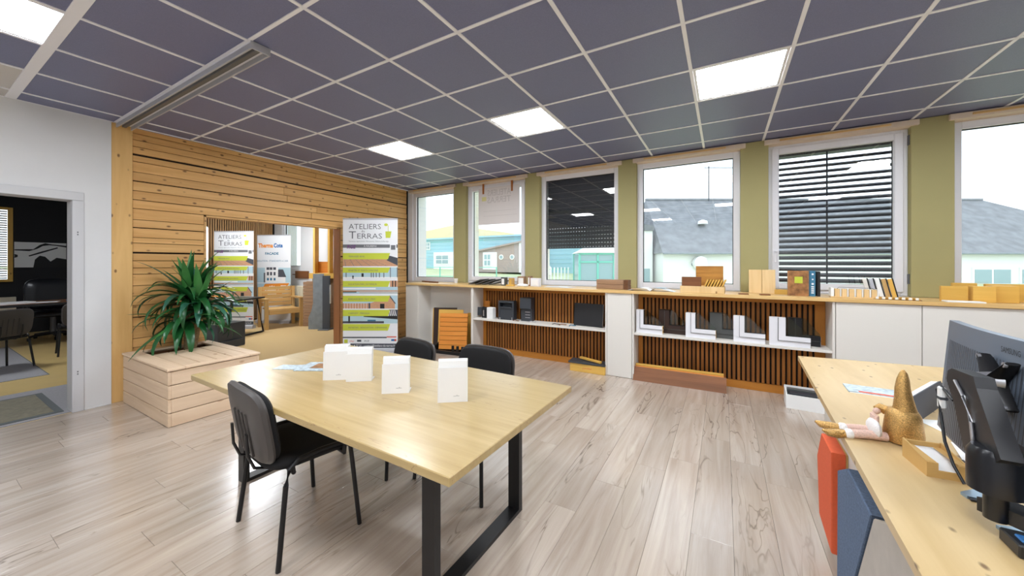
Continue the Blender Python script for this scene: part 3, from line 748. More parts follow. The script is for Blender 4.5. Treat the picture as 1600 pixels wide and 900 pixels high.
f = MB(); f.tube([(-.13, -.03, .086), (-.12, -.03, .10), (.12, -.03, .098), (.16, -.03, .05)], .002, 6); ob('wire', f, 'black_steel', t)
FN = [('cabinet_white', 'cream'), ('zinc', 'silver'), ('paper', 'white'), ('teak_z', 'golden'), ('honey_wood_z', 'honey coloured')]
for k in range(5):
    t = thing('colour_sample', FN[k][1] + ' strip sample leaning at the right frame of the slatted window', 'sample', (3.245 + k * .045, 3.08, WT), 0, 'leaning strip samples')
    a = bx('strip', (-.019, .012, -.006, .006, 0, .185), FN[k][0], t); b_ = bx('edge', (.012, .021, -.008, .006, 0, .187), 'black_plastic', t); t.rotation_euler = (-.12, -.18, 0)
t = thing('sample_chain', 'folded strip of small wood chips with white ends on the worktop', 'sample', (3.36, 2.86, WT), -.12)
for k in range(7): bx('chip', (-.14 + k * .042, -.105 + k * .042, -.035, .03, .004, .022), 'honey_wood_x', t); bx('tip', (-.135 + k * .042, -.115 + k * .042, -.05, -.036, .004, .024), 'paper', t)
bx('backing', (-.15, .16, -.035, .032, 0, .004), 'dark_cork', t)
BL = [(3.74, 2.92, .16, .03, .132, 'leftmost honey wood block on the right end of the worktop'), (3.87, 3.10, .15, .03, .155, 'honey wood block at the back touching the leftmost block'), (3.91, 2.93, .13, .07, .135, 'shorter honey wood block standing before the tall wide one'),
      (4.045, 2.98, .145, .09, .140, 'wide honey wood block next to the right picture edge'), (4.13, 3.12, .26, .03, .150, 'long honey wood block at the back by the right picture edge')]
for (x, y, w_, dp, h_, lab) in BL:
    tag(bx('wood_block', (-w_ / 2, w_ / 2, -dp / 2, dp / 2, 0, h_), 'honey_wood_x', loc=(x, y, WT)), lab, 'wood sample', 'honey wood blocks')
tag(bx('paper_sheet', (-.11, .11, -.05, .05, 0, .012), 'paper', loc=(3.76, 2.82, WT), rz=-.03), 'thin white pad in front of the leftmost honey block', 'paper')
# taped poster
t = thing('window_poster', 'pale see-through poster taped inside the second window', 'poster', (-1.21, 3.335, 2.05))
bx('sheet', (-.40, .40, 0, .002, 0, .62), 'poster_back', t, b=0)
f = MB(); f.text('ATELIERS', -.24, .48, .14, -.001, 'LEFT', .46, 0, .002); f.text('TERRAS', -.24, .36, .14, -.001, 'LEFT', .46, 0, .002)
f.v = [(-a, b_, c) for a, b_, c in f.v]      # the print is seen from its back
f.rect(-.3, .35, .22, .225, -.001); f.rect(-.3, .35, .14, .145, -.001)
f.mi = 1; f.rect(-.33, -.24, .40, .47, -.001)
ob('faint_print', f, ['ghost_print', 'ghost_yellow'], t, flat_normals=True)
for x in (-.30, .26): bx('tape', (x - .018, x + .018, -.004, -.001, .52, .70), 'tape_brown', t, b=0)

# ---- shelf bay 1
SH = .5608
t = thing('hinge_sample', 'dark grey bracket sample at the left end of the shelf', 'sample', (-1.215, 2.90, SH))
bx('plate', (-.09, .0, -.02, -.005, .03, .16), 'anthracite', t); bx('block', (-.01, .07, -.03, .04, 0, .15), 'black_plastic', t, b=.006); bx('bolt', (.03, .045, -.045, -.03, .03, .12), 'zinc', t); bx('arm', (-.02, .1, .0, .03, .12, .165), 'black_plastic', t, b=.005)
tag(bx('red_wood_block', (-.045, .045, -.012, .012, 0, .25), 'orange_wood_x', loc=(-1.20, 3.00, SH)), 'reddish wood block standing behind the dark bracket sample', 'wood sample')
t = thing('white_box', 'white upright box on the shelf beside the dark bracket', 'box', (-1.05, 2.88, SH)); bx('carton', (-.055, .055, -.045, .045, 0, .165), 'paper', t, b=.003); bx('flap', (-.05, .05, -.04, .04, .166, .169), 'paper', t, b=.001)
t = thing('letterbox', 'black letterbox like sample with an open slot on the shelf', 'box', (-.79, 2.93, SH), .05)
f = MB()
f.box(-.13, -.105, -.06, .05, 0, .28, .003); f.box(.105, .13, -.06, .05, 0, .28, .003); f.box(-.105, .105, .03, .05, 0, .28); f.box(-.105, .105, -.06, .05, .25, .28, .003); f.box(-.105, .105, -.05, .03, 0, .17, .003)
ob('body', f, 'anthracite', t); bx('flap', (-.10, .10, -.066, -.058, .17, .195), 'anthracite', t); bx('foot', (-.11, -.085, -.075, -.06, 0, .03), 'zinc', t); bx('foot', (.10, .115, -.075, -.06, 0, .04), 'zinc', t)
t = thing('intercom_box', 'tall black hooded box with pale slots on the shelf', 'box', (-.46, 2.95, SH), .1)
f = MB(); f.prism([(-.05, 0), (.05, 0), (.05, .34), (-.09, .34), (-.10, .19), (-.05, .17)], 'x', -.085, .085); ob('body', f, 'anthracite', t)
for k in range(3): bx('slot', (-.02, .055, -.053, -.05, .05 + .04 * k, .058 + .04 * k), 'zinc', t, b=0)
t = thing('black_sample_sheet', 'large black square panel leaning at the right end of the shelf', 'panel', (.45, 2.93, SH), -.06)
o1 = bx('board', (-.2, .2, -.008, .008, 0, .30), 'black_plastic', t); bx('edge_strip', (.2, .204, -.008, .008, 0, .30), 'zinc', t); t.rotation_euler = (-.12, 0, -.06)
t.location.z += .002
for k, (x, m, lab) in enumerate(((-.60, 'brown_wood_x', 'tiny brown hook on the shelf between the two black boxes'), (-.33, 'alu', 'tiny metal hook on the shelf right of the hooded box'), (.03, 'slate_stone', 'tiny grey clip on the shelf, left of the three clips'), (.13, 'brown_wood_x', 'tiny brown clip on the shelf, middle of the three clips'), (.27, 'ink_teal', 'tiny teal clip on the shelf next to the black panel'))):
    o = ob('clip', MB().tube([(-.05, 0, .006), (-.02, .02, .014), (.02, -.01, .012), (.05, .01, .006)], .006, 6), m, loc=(x, 2.84, SH), rz=.2 * k, smooth=50)
    tag(o, lab, 'clip', 'small clips on the shelf')

# ---- shelf bay 2: window corner samples
def corner(x, y, w_, h_, ln, m, label, rz=-.05, cut='honey_wood_x'):
    t = thing('window_corner_sample', label, 'window sample', (x, y, SH), rz, 'window corner samples on the shelf')
    hh = .10
    ob('frame', MB().prism([(0, 0), (ln, 0), (ln, hh * .55), (w_ * .55, hh * .55), (w_ * .55, h_), (0, h_)], 'y', -.03, .03), m, t)
    ob('sash', MB().prism([(w_ * .55, hh * .55), (ln, hh * .55), (ln, hh), (w_, hh), (w_, h_), (w_ * .55, h_)], 'y', -.038, .022), m, t)
    ob('gasket', MB().prism([(w_, hh), (ln, hh), (ln, hh + .004), (w_ + .004, hh + .004), (w_ + .004, h_), (w_, h_)], 'y', -.02, .012), 'rubber', t)
    ob('pane', MB().prism([(w_ + .004, hh + .004), (ln, hh + .004), (ln, hh + .02), (w_ + .03, h_), (w_ + .004, h_)], 'y', -.006, .006), 'sample_glass', t)
    ob('groove', MB().prism([(w_ * .53, hh * .53), (ln, hh * .53), (ln, hh * .57), (w_ * .57, hh * .57), (w_ * .57, h_), (w_ * .53, h_)], 'y', -.0395, -.0295), 'pvc_grey', t)
    c = MB(); c.box(ln, ln + .003, -.028, .02, .01, hh * .5); c.box(ln, ln + .003, -.034, .018, hh * .6, hh * .95); cf = ob('cut_end', c, cut, t)
    c = MB(); c.box(ln + .003, ln + .004, -.018, .0, .02, .045); c.box(ln + .003, ln + .004, -.02, .006, .065, .088); ob('chamber', c, 'rubber', cf)
corner(1.09, 2.86, .085, .275, .30, 'pvc_white', 'white window corner sample at the left end of the shelf')
corner(1.335, 2.965, .115, .28, .31, 'pvc_brown', 'dark brown window corner sample with a wooden cut end')
corner(1.635, 2.85, .10, .275, .30, 'pvc_white', 'white window corner sample between the brown and the grey ones')
corner(1.875, 2.965, .12, .28, .30, 'pvc_grey', 'grey window corner sample with a ridged post', cut='zinc')
corner(2.10, 2.85, .10, .275, .28, 'pvc_white', 'white window corner sample just right of the grey one', cut='zinc')
corner(2.415, 2.84, .135, .285, .33, 'pvc_white', 'wide white window corner sample in front of the black one', cut='zinc')
corner(2.585, 2.965, .11, .275, .26, 'pvc_black', 'black window corner sample at the right end of the shelf', cut='zinc')

# ---- on the floor by the cabinets
t = thing('yellow_carton', 'flat yellow carton on the floor under the black panel', 'box', (.50, 2.83, 0), .0)
bx('carton', (-.23, .23, -.09, .09, 0, .105), 'honey_wood_x', t, b=.003)
f = MB(); f.text('pamline', -.06, .045, .035, -.0905, 'LEFT', .12, .3); ob('lettering', f, 'ink_red', t, flat_normals=True)
tag(bx('dark_board', (-.24, .24, -.10, .09, 0, .022), 'anthracite', loc=(.49, 2.83, .106), rz=.03), 'dark grey board lying on the yellow carton', 'board')
o = bx('honey_stick', (-.16, .16, -.02, .02, 0, .025), 'honey_wood_x', loc=(.52, 2.82, .130), rz=-.30); o.rotation_euler = (0, .03, -.30); o.location.z = .138
tag(o, 'short honey wood stick on top of the dark board', 'wood sample')
t = thing('parquet_board', 'long brown parquet board lying on edge on the floor', 'board', (1.55, 2.80, 0), .02)
f = MB(); f.prism([(-.045, 0), (-.025, 0), (.045, .145), (.025, .150)], 'x', -.485, .485); ob('top_layer', f, 'brown_wood_x', t)
f = MB(); f.prism([(-.020, 0), (.06, 0), (.085, .155), (.050, .155)], 'x', -.47, .46); ob('core', f, 'orange_wood_x', t)
bx('core_strip', (-.47, .46, .052, .098, .156, .175), 'honey_wood_x', t)
t = thing('document_box', 'open white cardboard box of grey samples under the desk end', 'box', (2.725, 2.73, 0), -.05)
f = MB(); f.box(-.19, .19, -.12, -.11, 0, .13); f.box(-.19, .19, .11, .12, 0, .16); f.box(-.19, -.18, -.11, .11, 0, .145); f.box(.18, .19, -.11, .11, 0, .145); f.box(-.18, .18, -.11, .11, 0, .008); ob('carton', f, 'paper', t)
bx('sample', (-.16, .05, -.09, .0, .008, .14), 'anthracite', t); bx('sample', (-.17, .06, .02, .08, .008, .15), 'pvc_grey', t); bx('sample', (.07, .17, -.09, .06, .008, .12), 'honey_wood_x', t)
bx('mark', (.10, .16, -.1215, -.12, .03, .07), 'ink_dark', t, b=0)
# leaning panels in the niche
t = thing('panel_rack', 'low black comb shaped rack on the floor before the niche', 'rack', (-1.62, 2.74, 0), .10)
bx('foot', (-.34, .42, -.16, -.12, 0, .05), 'black_steel', t); bx('foot', (-.34, .42, .04, .08, 0, .05), 'black_steel', t)
for k in range(5):
    bx('tooth', (.02 + k * .085, .05 + k * .085, -.155, -.125, .05, .14), 'black_steel', t); bx('tooth', (.02 + k * .085, .05 + k * .085, .045, .075, .05, .14), 'black_steel', t)
f = MB(); f.prism([(-.2, 0), (.1, 0), (.1, .05), (.02, .14), (-.12, .1)], 'x', -.34, -.31); ob('side_plate', f, 'black_steel', t)
def lean(name, label, loc, rz, tilt, dims, m, cat='panel', group='panels leaning in the niche'):
    t = thing(name, label, cat, loc, 0, group); t.rotation_euler = (tilt, 0, rz); return t
t = lean('strip_wood_sample', 'orange wood panel of seven horizontal strips in the niche', (-1.66, 2.71, .052), .42, -.16, None, None)
bx('backing', (-.225, .225, .0, .010, 0, .56), 'dark_cork', t)
for k in range(8): piece('strip', .45, .016, .066, 'orange_wood_x', t, (0, -.010, .034 + k * .0705), .003)
t = lean('tan_wood_sample', 'plain tan wood panel behind the orange strip panel', (-1.80, 2.80, .052), .40, -.12, None, None)
bx('board', (-.20, .21, 0, .015, 0, .60), 'honey_wood_x', t)
t = lean('brown_wood_sample', 'dark brown panel with yellow edge at the back of the niche', (-1.96, 2.83, .052), .42, -.08, None, None)
bx('board', (-.17, .22, 0, .02, 0, .62), 'pvc_brown', t); bx('edge_strip', (-.185, -.171, 0, .02, 0, .61), 'honey_wood_z', t)
t = lean('honey_wood_sample', 'narrow honey wood panel behind the orange strips, against the divider', (-1.47, 2.97, .0), .1, -.04, None, None)
bx('board', (-.10, .09, 0, .015, 0, .60), 'honey_wood_x', t); bx('top_rail', (-.11, .09, -.012, 0, .55, .59), 'honey_wood_x', t)

# ================================================================== TABLE, CHAIRS, TABLE-TOP THINGS
TZ = .73
t = thing('meeting_table', 'large bamboo topped table on black steel loop legs', 'table', (.278, -.3685, 0), -.0215)
ob('tabletop', MB().box(-1.008, 1.008, -.495, .495, TZ - .032, TZ, .003), 'table_bamboo', t)
for x in (-.925, .70):
    f = MB()
    f.prism([(-.27, .02), (-.235, .02), (-.235, TZ - .033), (-.27, TZ - .033)], 'x', x - .035, x + .035)
    f.prism([(.40, .02), (.435, .02), (.435, TZ - .033), (.40, TZ - .033)], 'x', x - .035, x + .035)
    f.box(x - .035, x + .035, -.27, .435, 0, .02); f.box(x - .035, x + .035, -.235, .40, TZ - .06, TZ - .033)
    ob('leg_frame', f, 'black_steel', t)
def make_chair(label, group):
    t = thing('stacking_chair', label, 'chair', (0, 0, 0), 0, group)
    # faces +y
    def seatwarp(v):
        x, y, z = v; return (x, y, z - .03 * max(0, (y / .21)) ** 2 * .6 - .012 * (1 - (x / .24) ** 2) * (z > .44))
    ob('seat', MB().pillow(.47, .43, [(.88, .415), (.97, .425), (1, .445), (.985, .462), (.93, .472), (.6, .476)], 4.0, 32, seatwarp), 'black_fabric', t, smooth=50)
    def backwarp(v, off=0):
        x, z, y = v       # pillow is laid flat, then stood up and leaned back
        yy = -.255 - y + .28 * x * x - .16 * (z - .16)
        return (x, yy, z + .625)
    b_ = ob('backrest', MB().pillow(.46, .34, [(.9, -.002), (.97, -.012), (.985, -.028), (.93, -.040), (.6, -.044)], 4.5, 36, backwarp), 'black_fabric', t, smooth=50)
    ob('shell', MB().pillow(.475, .355, [(1.0, -.006), (1.01, .004), (.96, .020), (.8, .026), (.5, .027)], 4.5, 36, backwarp), 'shell_plastic', b_, smooth=35)
    f = MB()
    for x in (-.075, -.025, .025, .075):
        f.tube([(x, -.282 - .16 * (z - .16) + .28 * x * x, z + .625) for z in (-.15, -.08, 0, .06)], .007, 6)
    ob('shell_rib', f, 'shell_plastic', b_, smooth=50)
    for sx in (-1, 1):
        x = sx * .245
        f = MB(); f.tube([(sx * .268, .195, .0), (x, .165, .36), (x, .155, .43), (x, .12, .462), (x, .0, .468)], .0115, 10); ob('leg', f, 'black_steel', t, smooth=50)
        f = MB(); f.tube([(sx * .268, -.195, .0), (x, -.155, .36), (x, -.14, .43), (x, -.10, .462), (x, .0, .468)], .0115, 10); ob('leg', f, 'black_steel', t, smooth=50)
        f = MB(); f.tube([(sx * .10, .02, .405), (sx * .10, -.17, .405), (sx * .10, -.235, .43), (sx * .10, -.262, .50), (sx * .10, -.268, .60)], .011, 8, .6); ob('back_support', f, 'black_steel', t, smooth=50)
    for y in (-.12, .12):
        f = MB(); f.tube([(-.245, y, .408), (.245, y, .408)], .010, 8); ob('crossbar', f, 'black_steel', t)
        for sx in (-1, 1):
            f = MB(); f.tube([(sx * .245, y, .408), (sx * .245, y * 1.05, .45)], .009, 8); ob('bracket', f, 'black_steel', t)
    return t
GC = 'black stacking chairs'
ch = make_chair('black chair in front of the table, its moulded back towards the viewer', GC)
ch.location = (.030, -.640, 0); ch.rotation_euler = (0, 0, -.13)
for (x, y, a, lab) in ((-.105, .09, PI - .14, 'black chair behind the table, nearer the roll-up banner'), (.545, .155, PI - .02, 'black chair behind the table, right of the white leaflet holders'),
                       (-6.15, -1.06, PI / 2 + .5, 'dark chair in the office, cut by the left picture edge'), (-6.75, -.17, PI / 2 - .1, 'dark chair in the office, half hidden by the door frame')):
    c = copy_tree(ch); c.location = (x, y, 0); c.rotation_euler = (0, 0, a); c['label'] = lab
    if x < -5: c['group'] = 'office visitor chairs'
def holder(x, y, w_, h_, lab, logo, m='acrylic'):
    t = thing('leaflet_holder', lab, 'leaflet holder', (x, y, TZ), YAW + .12, 'white leaflet holders on the table')
    f = MB(); f.prism([(0, 0), (.055, 0), (.055, .004), (.006, .004), (.026, h_), (.022, h_), (0, .004)], 'x', -w_ / 2, w_ / 2); ob('stand', f, m, t)
    f = MB(); f.prism([(-.022, 0), (0, 0), (0, .003), (-.019, .003), (-.010, h_ * .82), (-.013, h_ * .82)], 'x', -w_ / 2, w_ / 2); ob('pocket', f, m, t)
    f = MB(); f.prism([(-.018, .006), (0, .006), (.020, h_ - .004), (-.004, h_ - .004)], 'x', -w_ / 2 + .004, w_ / 2 - .004); ob('leaflets', f, 'paper', t)
    if logo:
        f = MB(); f.text(logo, w_ * .02, h_ * .11, .018, -.0205, 'LEFT', .028); ob('logo', f, 'ink_dark', t, flat_normals=True)
holder(.085, -.455, .135, .195, 'white leaflet holder standing furthest left, half hidden by its neighbour', 'wilo')
holder(.222, -.405, .138, .185, 'white blank leaflet holder, second from the left', '')
holder(.548, -.435, .136, .18, 'cream leaflet holder standing third from the left', 'wilo')
holder(.876, -.38, .142, .197, 'white leaflet holder nearest the right end of the table', 'wilo')
for k, (x, y, a, w_, lab) in enumerate(((-.39, -.46, .45, .16, 'bluish leaflet lying leftmost on the table'), (-.30, -.40, .75, .13, 'pale green leaflet overlapping the leftmost one'))):
    tag(bx('leaflet', (-w_ / 2, w_ / 2, -.05, .05, 0, .0015), 'leaflet_print', loc=(x, y, TZ + .0005 + .002 * k), rz=a, b=0), lab, 'leaflet', 'leaflets lying on the table')
t = thing('brochure', 'printed brochure with a photo beside the leftmost leaflet holder', 'brochure', (-.22, -.345, TZ + .0005), .5)
bx('sheet', (-.13, .10, -.10, .09, 0, .004), 'leaflet_print', t, b=0); bx('photo', (-.06, .08, -.05, .06, .004, .0045), 'book_cover', t, b=0)

# ================================================================== PLANTER AND PLANT
t = thing('planter_box', 'square pale pine planter box with a slatted lid', 'planter', (-2.63, -.205, 0))
PX, PY = .575, .35
for k in range(4):
    z0, z1 = .003 + k * .118, .003 + k * .118 + .1115
    bx('side_board', (-PX, PX, -PY, -PY + .022, z0, z1), 'planter_x', t, b=.003); bx('side_board', (-PX, PX, PY - .022, PY, z0, z1), 'planter_x', t, b=.003)
    bx('side_board', (PX - .022, PX, -PY + .0225, PY - .0225, z0, z1), 'planter_y', t, b=.003); bx('side_board', (-PX, -PX + .022, -PY + .0225, PY - .0225, z0, z1), 'planter_y', t, b=.003)
f = MB(); f.box(-PX + .024, PX - .024, -PY + .024, -PY + .04, .01, .46); f.box(-PX + .024, PX - .024, PY - .04, PY - .024, .01, .46); f.box(PX - .04, PX - .024, -PY + .04, PY - .04, .01, .46); f.box(-.24, -.225, -PY + .04, PY - .04, .01, .46); f.box(-PX + .024, -PX + .04, -PY + .04, PY - .04, .01, .46); ob('liner', f, 'brown_wood_x', t)
bx('rim', (-PX - .008, PX + .008, -PY - .008, -PY + .115, .476, .498), 'planter_x', t, b=.004); bx('rim', (-PX - .008, PX + .008, PY - .085, PY + .008, .476, .498), 'planter_x', t, b=.004)
bx('rim', (-PX - .008, -PX + .065, -PY + .116, PY - .086, .476, .498), 'planter_y', t, b=.004); bx('rim', (PX - .05, PX + .008, -PY + .116, PY - .086, .476, .498), 'planter_y', t, b=.004)
n = 4; a = -PY + .116; b_ = PY - .086
for k in range(n): bx('lid_board', (-.22, PX - .052, a + (b_ - a) * k / n + .004, a + (b_ - a) * (k + 1) / n - .004, .477, .497), 'planter_x', t, b=.003)
o = ob('soil', MB().box(-PX + .041, -.241, -PY + .041, PY - .041, .36, .42), 'soil', t)
t = thing('yucca_plant', 'leafy green yucca plant growing in the pine planter', 'plant', (-2.985, -.12, .4201))
f = MB()
for (dx, dy, h_) in ((0, 0, .55), (.07, .05, .42), (-.05, .06, .48)): f.tube([(dx * .5, dy * .5, 0), (dx, dy, h_ * .5), (dx * 1.3, dy * 1.3, h_)], [.032, .028, .026], 10)
ob('trunk', f, 'trunk', t, smooth=60)
rr = random.Random(21)
heads = [(.02, 0, .60), (.11, .065, .47), (-.045, .08, .53), (.04, -.02, .36)]
def leaf(hd, az, el, ln, wd, droop, m):
    f = MB(); base = Vector(hd); d = Vector((math.cos(az), math.sin(az), 0)); side = Vector((-math.sin(az), math.cos(az), 0))
    p = base.copy(); n = 9; an = el; rows = []
    for k in range(n + 1):
        s_ = k / n
        w_ = wd * (0.55 + 1.9 * s_) if s_ < .25 else wd * (1.03 - .03 * s_) * (1 - ((s_ - .25) / .75) ** 2.2)
        w_ = max(w_, .0015)
        nv = Vector((-math.sin(an) * d.x, -math.sin(an) * d.y, math.cos(an)))
        rows.append((p + side * w_ + nv * w_ * .35, p.copy(), p - side * w_ + nv * w_ * .35))
        p = p + (d * math.cos(an) + Vector((0, 0, 1)) * math.sin(an)) * (ln / n); an -= droop / n * (.4 + 1.3 * s_)
        if p.x < -.25: p.x = -.25 + .02 * (rr.random())
    for r_ in rows: f.v += [tuple(q) for q in r_]
    for k in range(n):
        f.face(3 * k, 3 * k + 1, 3 * k + 4, 3 * k + 3); f.face(3 * k + 1, 3 * k + 2, 3 * k + 5, 3 * k + 4)
    ob('leaf', f, m, t, smooth=80, flat_normals=True)
for hi, hd in enumerate(heads):
    for k in range(30 if hi < 3 else 26):
        s_ = k / 30; az = k * 2.399 + hi
        el = 1.48 - 1.7 * s_ + rr.uniform(-.12, .12)
        if hi == 3: el = rr.uniform(-.5, .5)
        m = 'leaf_light' if (s_ < .18 and rr.random() < .6) else ('leaf_blue' if rr.random() < .28 else 'leaf')
        leaf(hd, az, el, rr.uniform(.44, .62) * (1 - .12 * s_), rr.uniform(.030, .042), (rr.uniform(.1, .45) if s_ < .3 else rr.uniform(.8, 1.6)) + 1.5 * s_, m)

# ================================================================== BANNERS
def stripes_art(f, x0, x1, z0, z1, kind, y):
    """small flat print under each lime band"""
    W = x1 - x0; H = z1 - z0
    def R_(a, b_, c, d, mi): f.mi = mi; f.rect(x0 + a * W, x0 + b_ * W, z0 + c * H, z0 + d * H, y)
    def P_(pts, mi): f.mi = mi; f.poly([(x0 + a * W, y, z0 + b_ * H) for a, b_ in pts])
    yy = y
    if kind == 0:
        R_(0, 1, 0, 1, 6); y = yy - .0004
        for k in range(6): P_([(.05 + k * .15, 0), (.06 + k * .15, 0), (.03 + k * .1, 1), (.025 + k * .1, 1)], 1)
        P_([(.84, 1.55), (1, 1.2), (1, .1), (.80, .85)], 7)
    elif kind == 1:
        R_(0, 1, .1, 1.9, 5); y = yy - .0004
        R_(0, 1, .1, .28, 8)
        for a in (.05, .51, .55, .60, .66, .74): R_(a, a + .018, .2, 1.0, 1)
        R_(.86, .875, .1, 1.9, 1); R_(.985, 1, .1, 1.9, 1); R_(.34, .38, .3, .9, 9); R_(.17, .2, 0, .5, 9)
    elif kind == 2:
        R_(0, 1, 0, 1, 5); y = yy - .0004
        R_(0, 1, .32, .5, 6); R_(0, .6, .65, .85, 3); R_(0, .25, .2, .32, 9); R_(.3, 1, .1, .18, 6)
        R_(.86, 1, 1.0, 1.9, 6); y = yy - .0008; R_(.90, .92, 1, 1.9, 9); R_(.95, .97, 1, 1.9, 9)
    elif kind == 3:
        R_(0, 1, 0, 1, 5); R_(.86, 1, 1, 1.9, 5); y = yy - .0004
        R_(0, .47, 0, .75, 6); P_([(.5, 0), (.95, 0), (.95, .7), (.84, 1.85), (.5, .75)], 6); P_([(.95, .7), (.97, .7), (.86, 1.9), (.84, 1.85)], 7); y = yy - .0008
        for k in range(9): R_(.03 + k * .05, .035 + k * .05, 0, .75, 3)
        R_(.68, .76, 0, .7, 9); R_(.47, .5, 0, .8, 7)
    else:
        R_(0, 1, 0, 1, 5); R_(.84, 1, 1, 1.9, 7); y = yy - .0004
        P_([(.38, .9), (1, .55), (1, 1.0), (.38, 1.05)], 9); R_(0, .75, 0, .3, 7); R_(.1, .13, 0, 1, 9); R_(.45, .6, .3, .5, 10); y = yy - .0008
        for k in range(4): P_([(.86 + k * .035, 1.05), (.875 + k * .035, 1.05), (.86 + k * .03, 1.85), (.85 + k * .03, 1.85)], 3)
PAL = ['banner_white', 'ink_grey', 'ink_lime', 'ink_white', 'ink_purple', 'ink_sky', 'ink_tan', 'ink_slate', 'ext_white', 'ink_black', 'ink_teal', 'ink_orange', 'ink_blue', 'ink_red']
def rollup_base(t, W, H):
    f = MB(); f.prism([(-.06, 0), (.06, 0), (.055, .055), (.03, .075), (-.03, .075), (-.055, .055)], 'x', -W / 2 - .01, W / 2 + .01); ob('base', f, 'alu', t)
    for x in (-W / 2 + .15, W / 2 - .15): bx('foot', (x - .03, x + .03, -.15, .15, 0, .012), 'alu', t)
    f = MB(); f.tube([(0, .045, .07), (0, .045, H)], .010, 8); ob('pole', f, 'alu', t)
    bx('top_bar', (-W / 2, W / 2, -.010, .012, H - .022, H), 'alu', t)
def terrace_banner(label, loc, rz):
    W, H = .85, 2.10
    t = thing('rollup_banner', label, 'banner', loc, rz, 'roll-up banners')
    rollup_base(t, W, H)
    s_ = bx('sheet', (-W / 2, W / 2, -.002, 0, .07, H - .02), 'banner_white', t, b=0)
    f = MB(); x0, x1 = -W / 2, W / 2; y = -.0035
    Z = lambda v: H - (v - 341) / 199.0 * 2.03     # rows measured down the sheet
    f.mi = 1
    f.text('ATELIERS', x0 + .09, Z(357.6), .118, y, 'LEFT', .50); f.text('T', x0 + .09, Z(372), .165, y, 'LEFT', .11); f.text('ERRAS', x0 + .212, Z(372), .115, y, 'LEFT', .385); f.text('du', x0 + .285, Z(362.5), .055, y, 'LEFT')
    f.text('Terrasses, Agencement, Menuiseries, Clôtures & Bardage', x0 + .09, Z(377), .026, y, 'LEFT', .62)
    f.rect(x0, x0 + .73, Z(386), Z(381), y); f.rect(x1 - .02, x1, Z(386), Z(381), y)
    f.rect(x1 - .105, x1 - .035, Z(389), Z(382), y)
    f.mi = 3; f.text('À MAUREPAS', 0, Z(384.6), .034, y - .001, 'CENTER')
    f.mi = 4; f.text('RGE', x0 + .06, Z(387), .072, y - .001, 'LEFT', None, .25, .003)
    f.mi = 2     # orangeade glass emblem
    f.prism([(x1 - .185, Z(371)), (x1 - .115, Z(371)), (x1 - .095, Z(361)), (x1 - .19, Z(361))], 'y', y, y - .0006); f.prism([(x1 - .20 + .03 * math.cos(a * PI / 5) + .02, Z(351) + .022 * math.sin(a * PI / 5)) for a in range(10)], 'y', y, y - .0006); f.rect(x1 - .15, x1 - .143, Z(361), Z(352), y)
    rows = [(394, 403.5, 414, 'TERRASSES BOIS', 0), (416, 424, 433, 'FENETRE ET PORTE D\'ENTREE', 1), (436.5, 445.5, 456, 'ISOLATION PAR L\'EXTERIEUR', 2), (459, 468, 478.5, 'BARDAGE BOIS / ALU / ZINC', 3), (480.5, 490, 501, 'CARPORT - PERGOLA', 4), (502, 512, 512, 'ENTRETIEN - RÉNOVATION - DÉPANNAGE', 9)]
    for (a, b_, c, s2, kind) in rows:
        if kind < 9: stripes_art(f, x0, x1, Z(c), Z(b_), kind, y)
        f.mi = 2; f.poly([(x0, y - .0012, Z(b_)), (x0 + .70, y - .0012, Z(b_)), (x0 + .735, y - .0012, Z(a)), (x0, y - .0012, Z(a))])
        f.mi = 1; f.text(s2, x0 + .085, Z((a + b_) / 2 + 1.6), .034, y - .0024, 'LEFT', {0: .25, 1: .46, 2: .44, 3: .42, 4: .33, 9: .60}[kind])
    f.mi = 7; f.rect(x0, x0 + .68, Z(523.5), Z(521.5), y); f.mi = 13; f.rect(x0 + .68, x1 - .02, Z(522.5), Z(520.8), y)
    f.mi = 2; f.rect(x0 + .02, x0 + .075, Z(531), Z(525.5), y); f.mi = 7; f.rect(x0 + .22, x0 + .285, Z(529), Z(526), y); f.text('RGE', x0 + .33, Z(529), .04, y, 'LEFT', None, .25)
    f.mi = 12; f.rect(x1 - .10, x1 - .05, Z(528), Z(525), y); f.mi = 13; f.rect(x1 - .05, x1 - .02, Z(528), Z(525), y); f.text('eiffage', x0 + .10, Z(529), .03, y)
    f.mi = 7; f.rect(x0, x1, Z(538.5), Z(531.8), y); f.mi = 3; f.text('4 37 31 - contact@ateliers-du-terras.fr', x0 + .17, Z(536.4), .045, y - .001, 'LEFT', .64)
    ob('print', f, PAL, s_, flat_normals=True)
    return t
terrace_banner('white roll-up banner with lime bands beside the opening jamb', (-2.738, 2.032, 0), YAW)
terrace_banner('white roll-up banner with lime bands inside the side room', (-7.11, 2.02, 0), YAW)
t = thing('rollup_banner', 'white roll-up banner with a grey house and an orange slanted panel', 'banner', (-7.17, 2.86, 0), YAW - .1, 'roll-up banners')
W, H = .85, 2.08; rollup_base(t, W, H)
s_ = bx('sheet', (-W / 2, W / 2, -.002, 0, .07, H - .02), 'banner_white', t, b=0)
f = MB(); y = -.0035; x0, x1 = -W / 2, W / 2
f.mi = 11; f.text('Therma', x0 + .03, 1.78, .135, y, 'LEFT', .38, 0, .006); f.mi = 12; f.text('Cote', x0 + .42, 1.78, .135, y, 'LEFT', .23, 0, .006)
f.mi = 10; f.text('FAÇADE', x0 + .20, 1.61, .075, y, 'LEFT', .34, 0, .003); f.text('ISOLATION - ETANCHEITE A L\'AIR', x0 + .0, 1.44, .06, y, 'LEFT', .78)
ob('lettering', f, PAL, s_, flat_normals=True); f = MB()
f.mi = 5; f.rect(x0, x1, .95, 1.30, y)
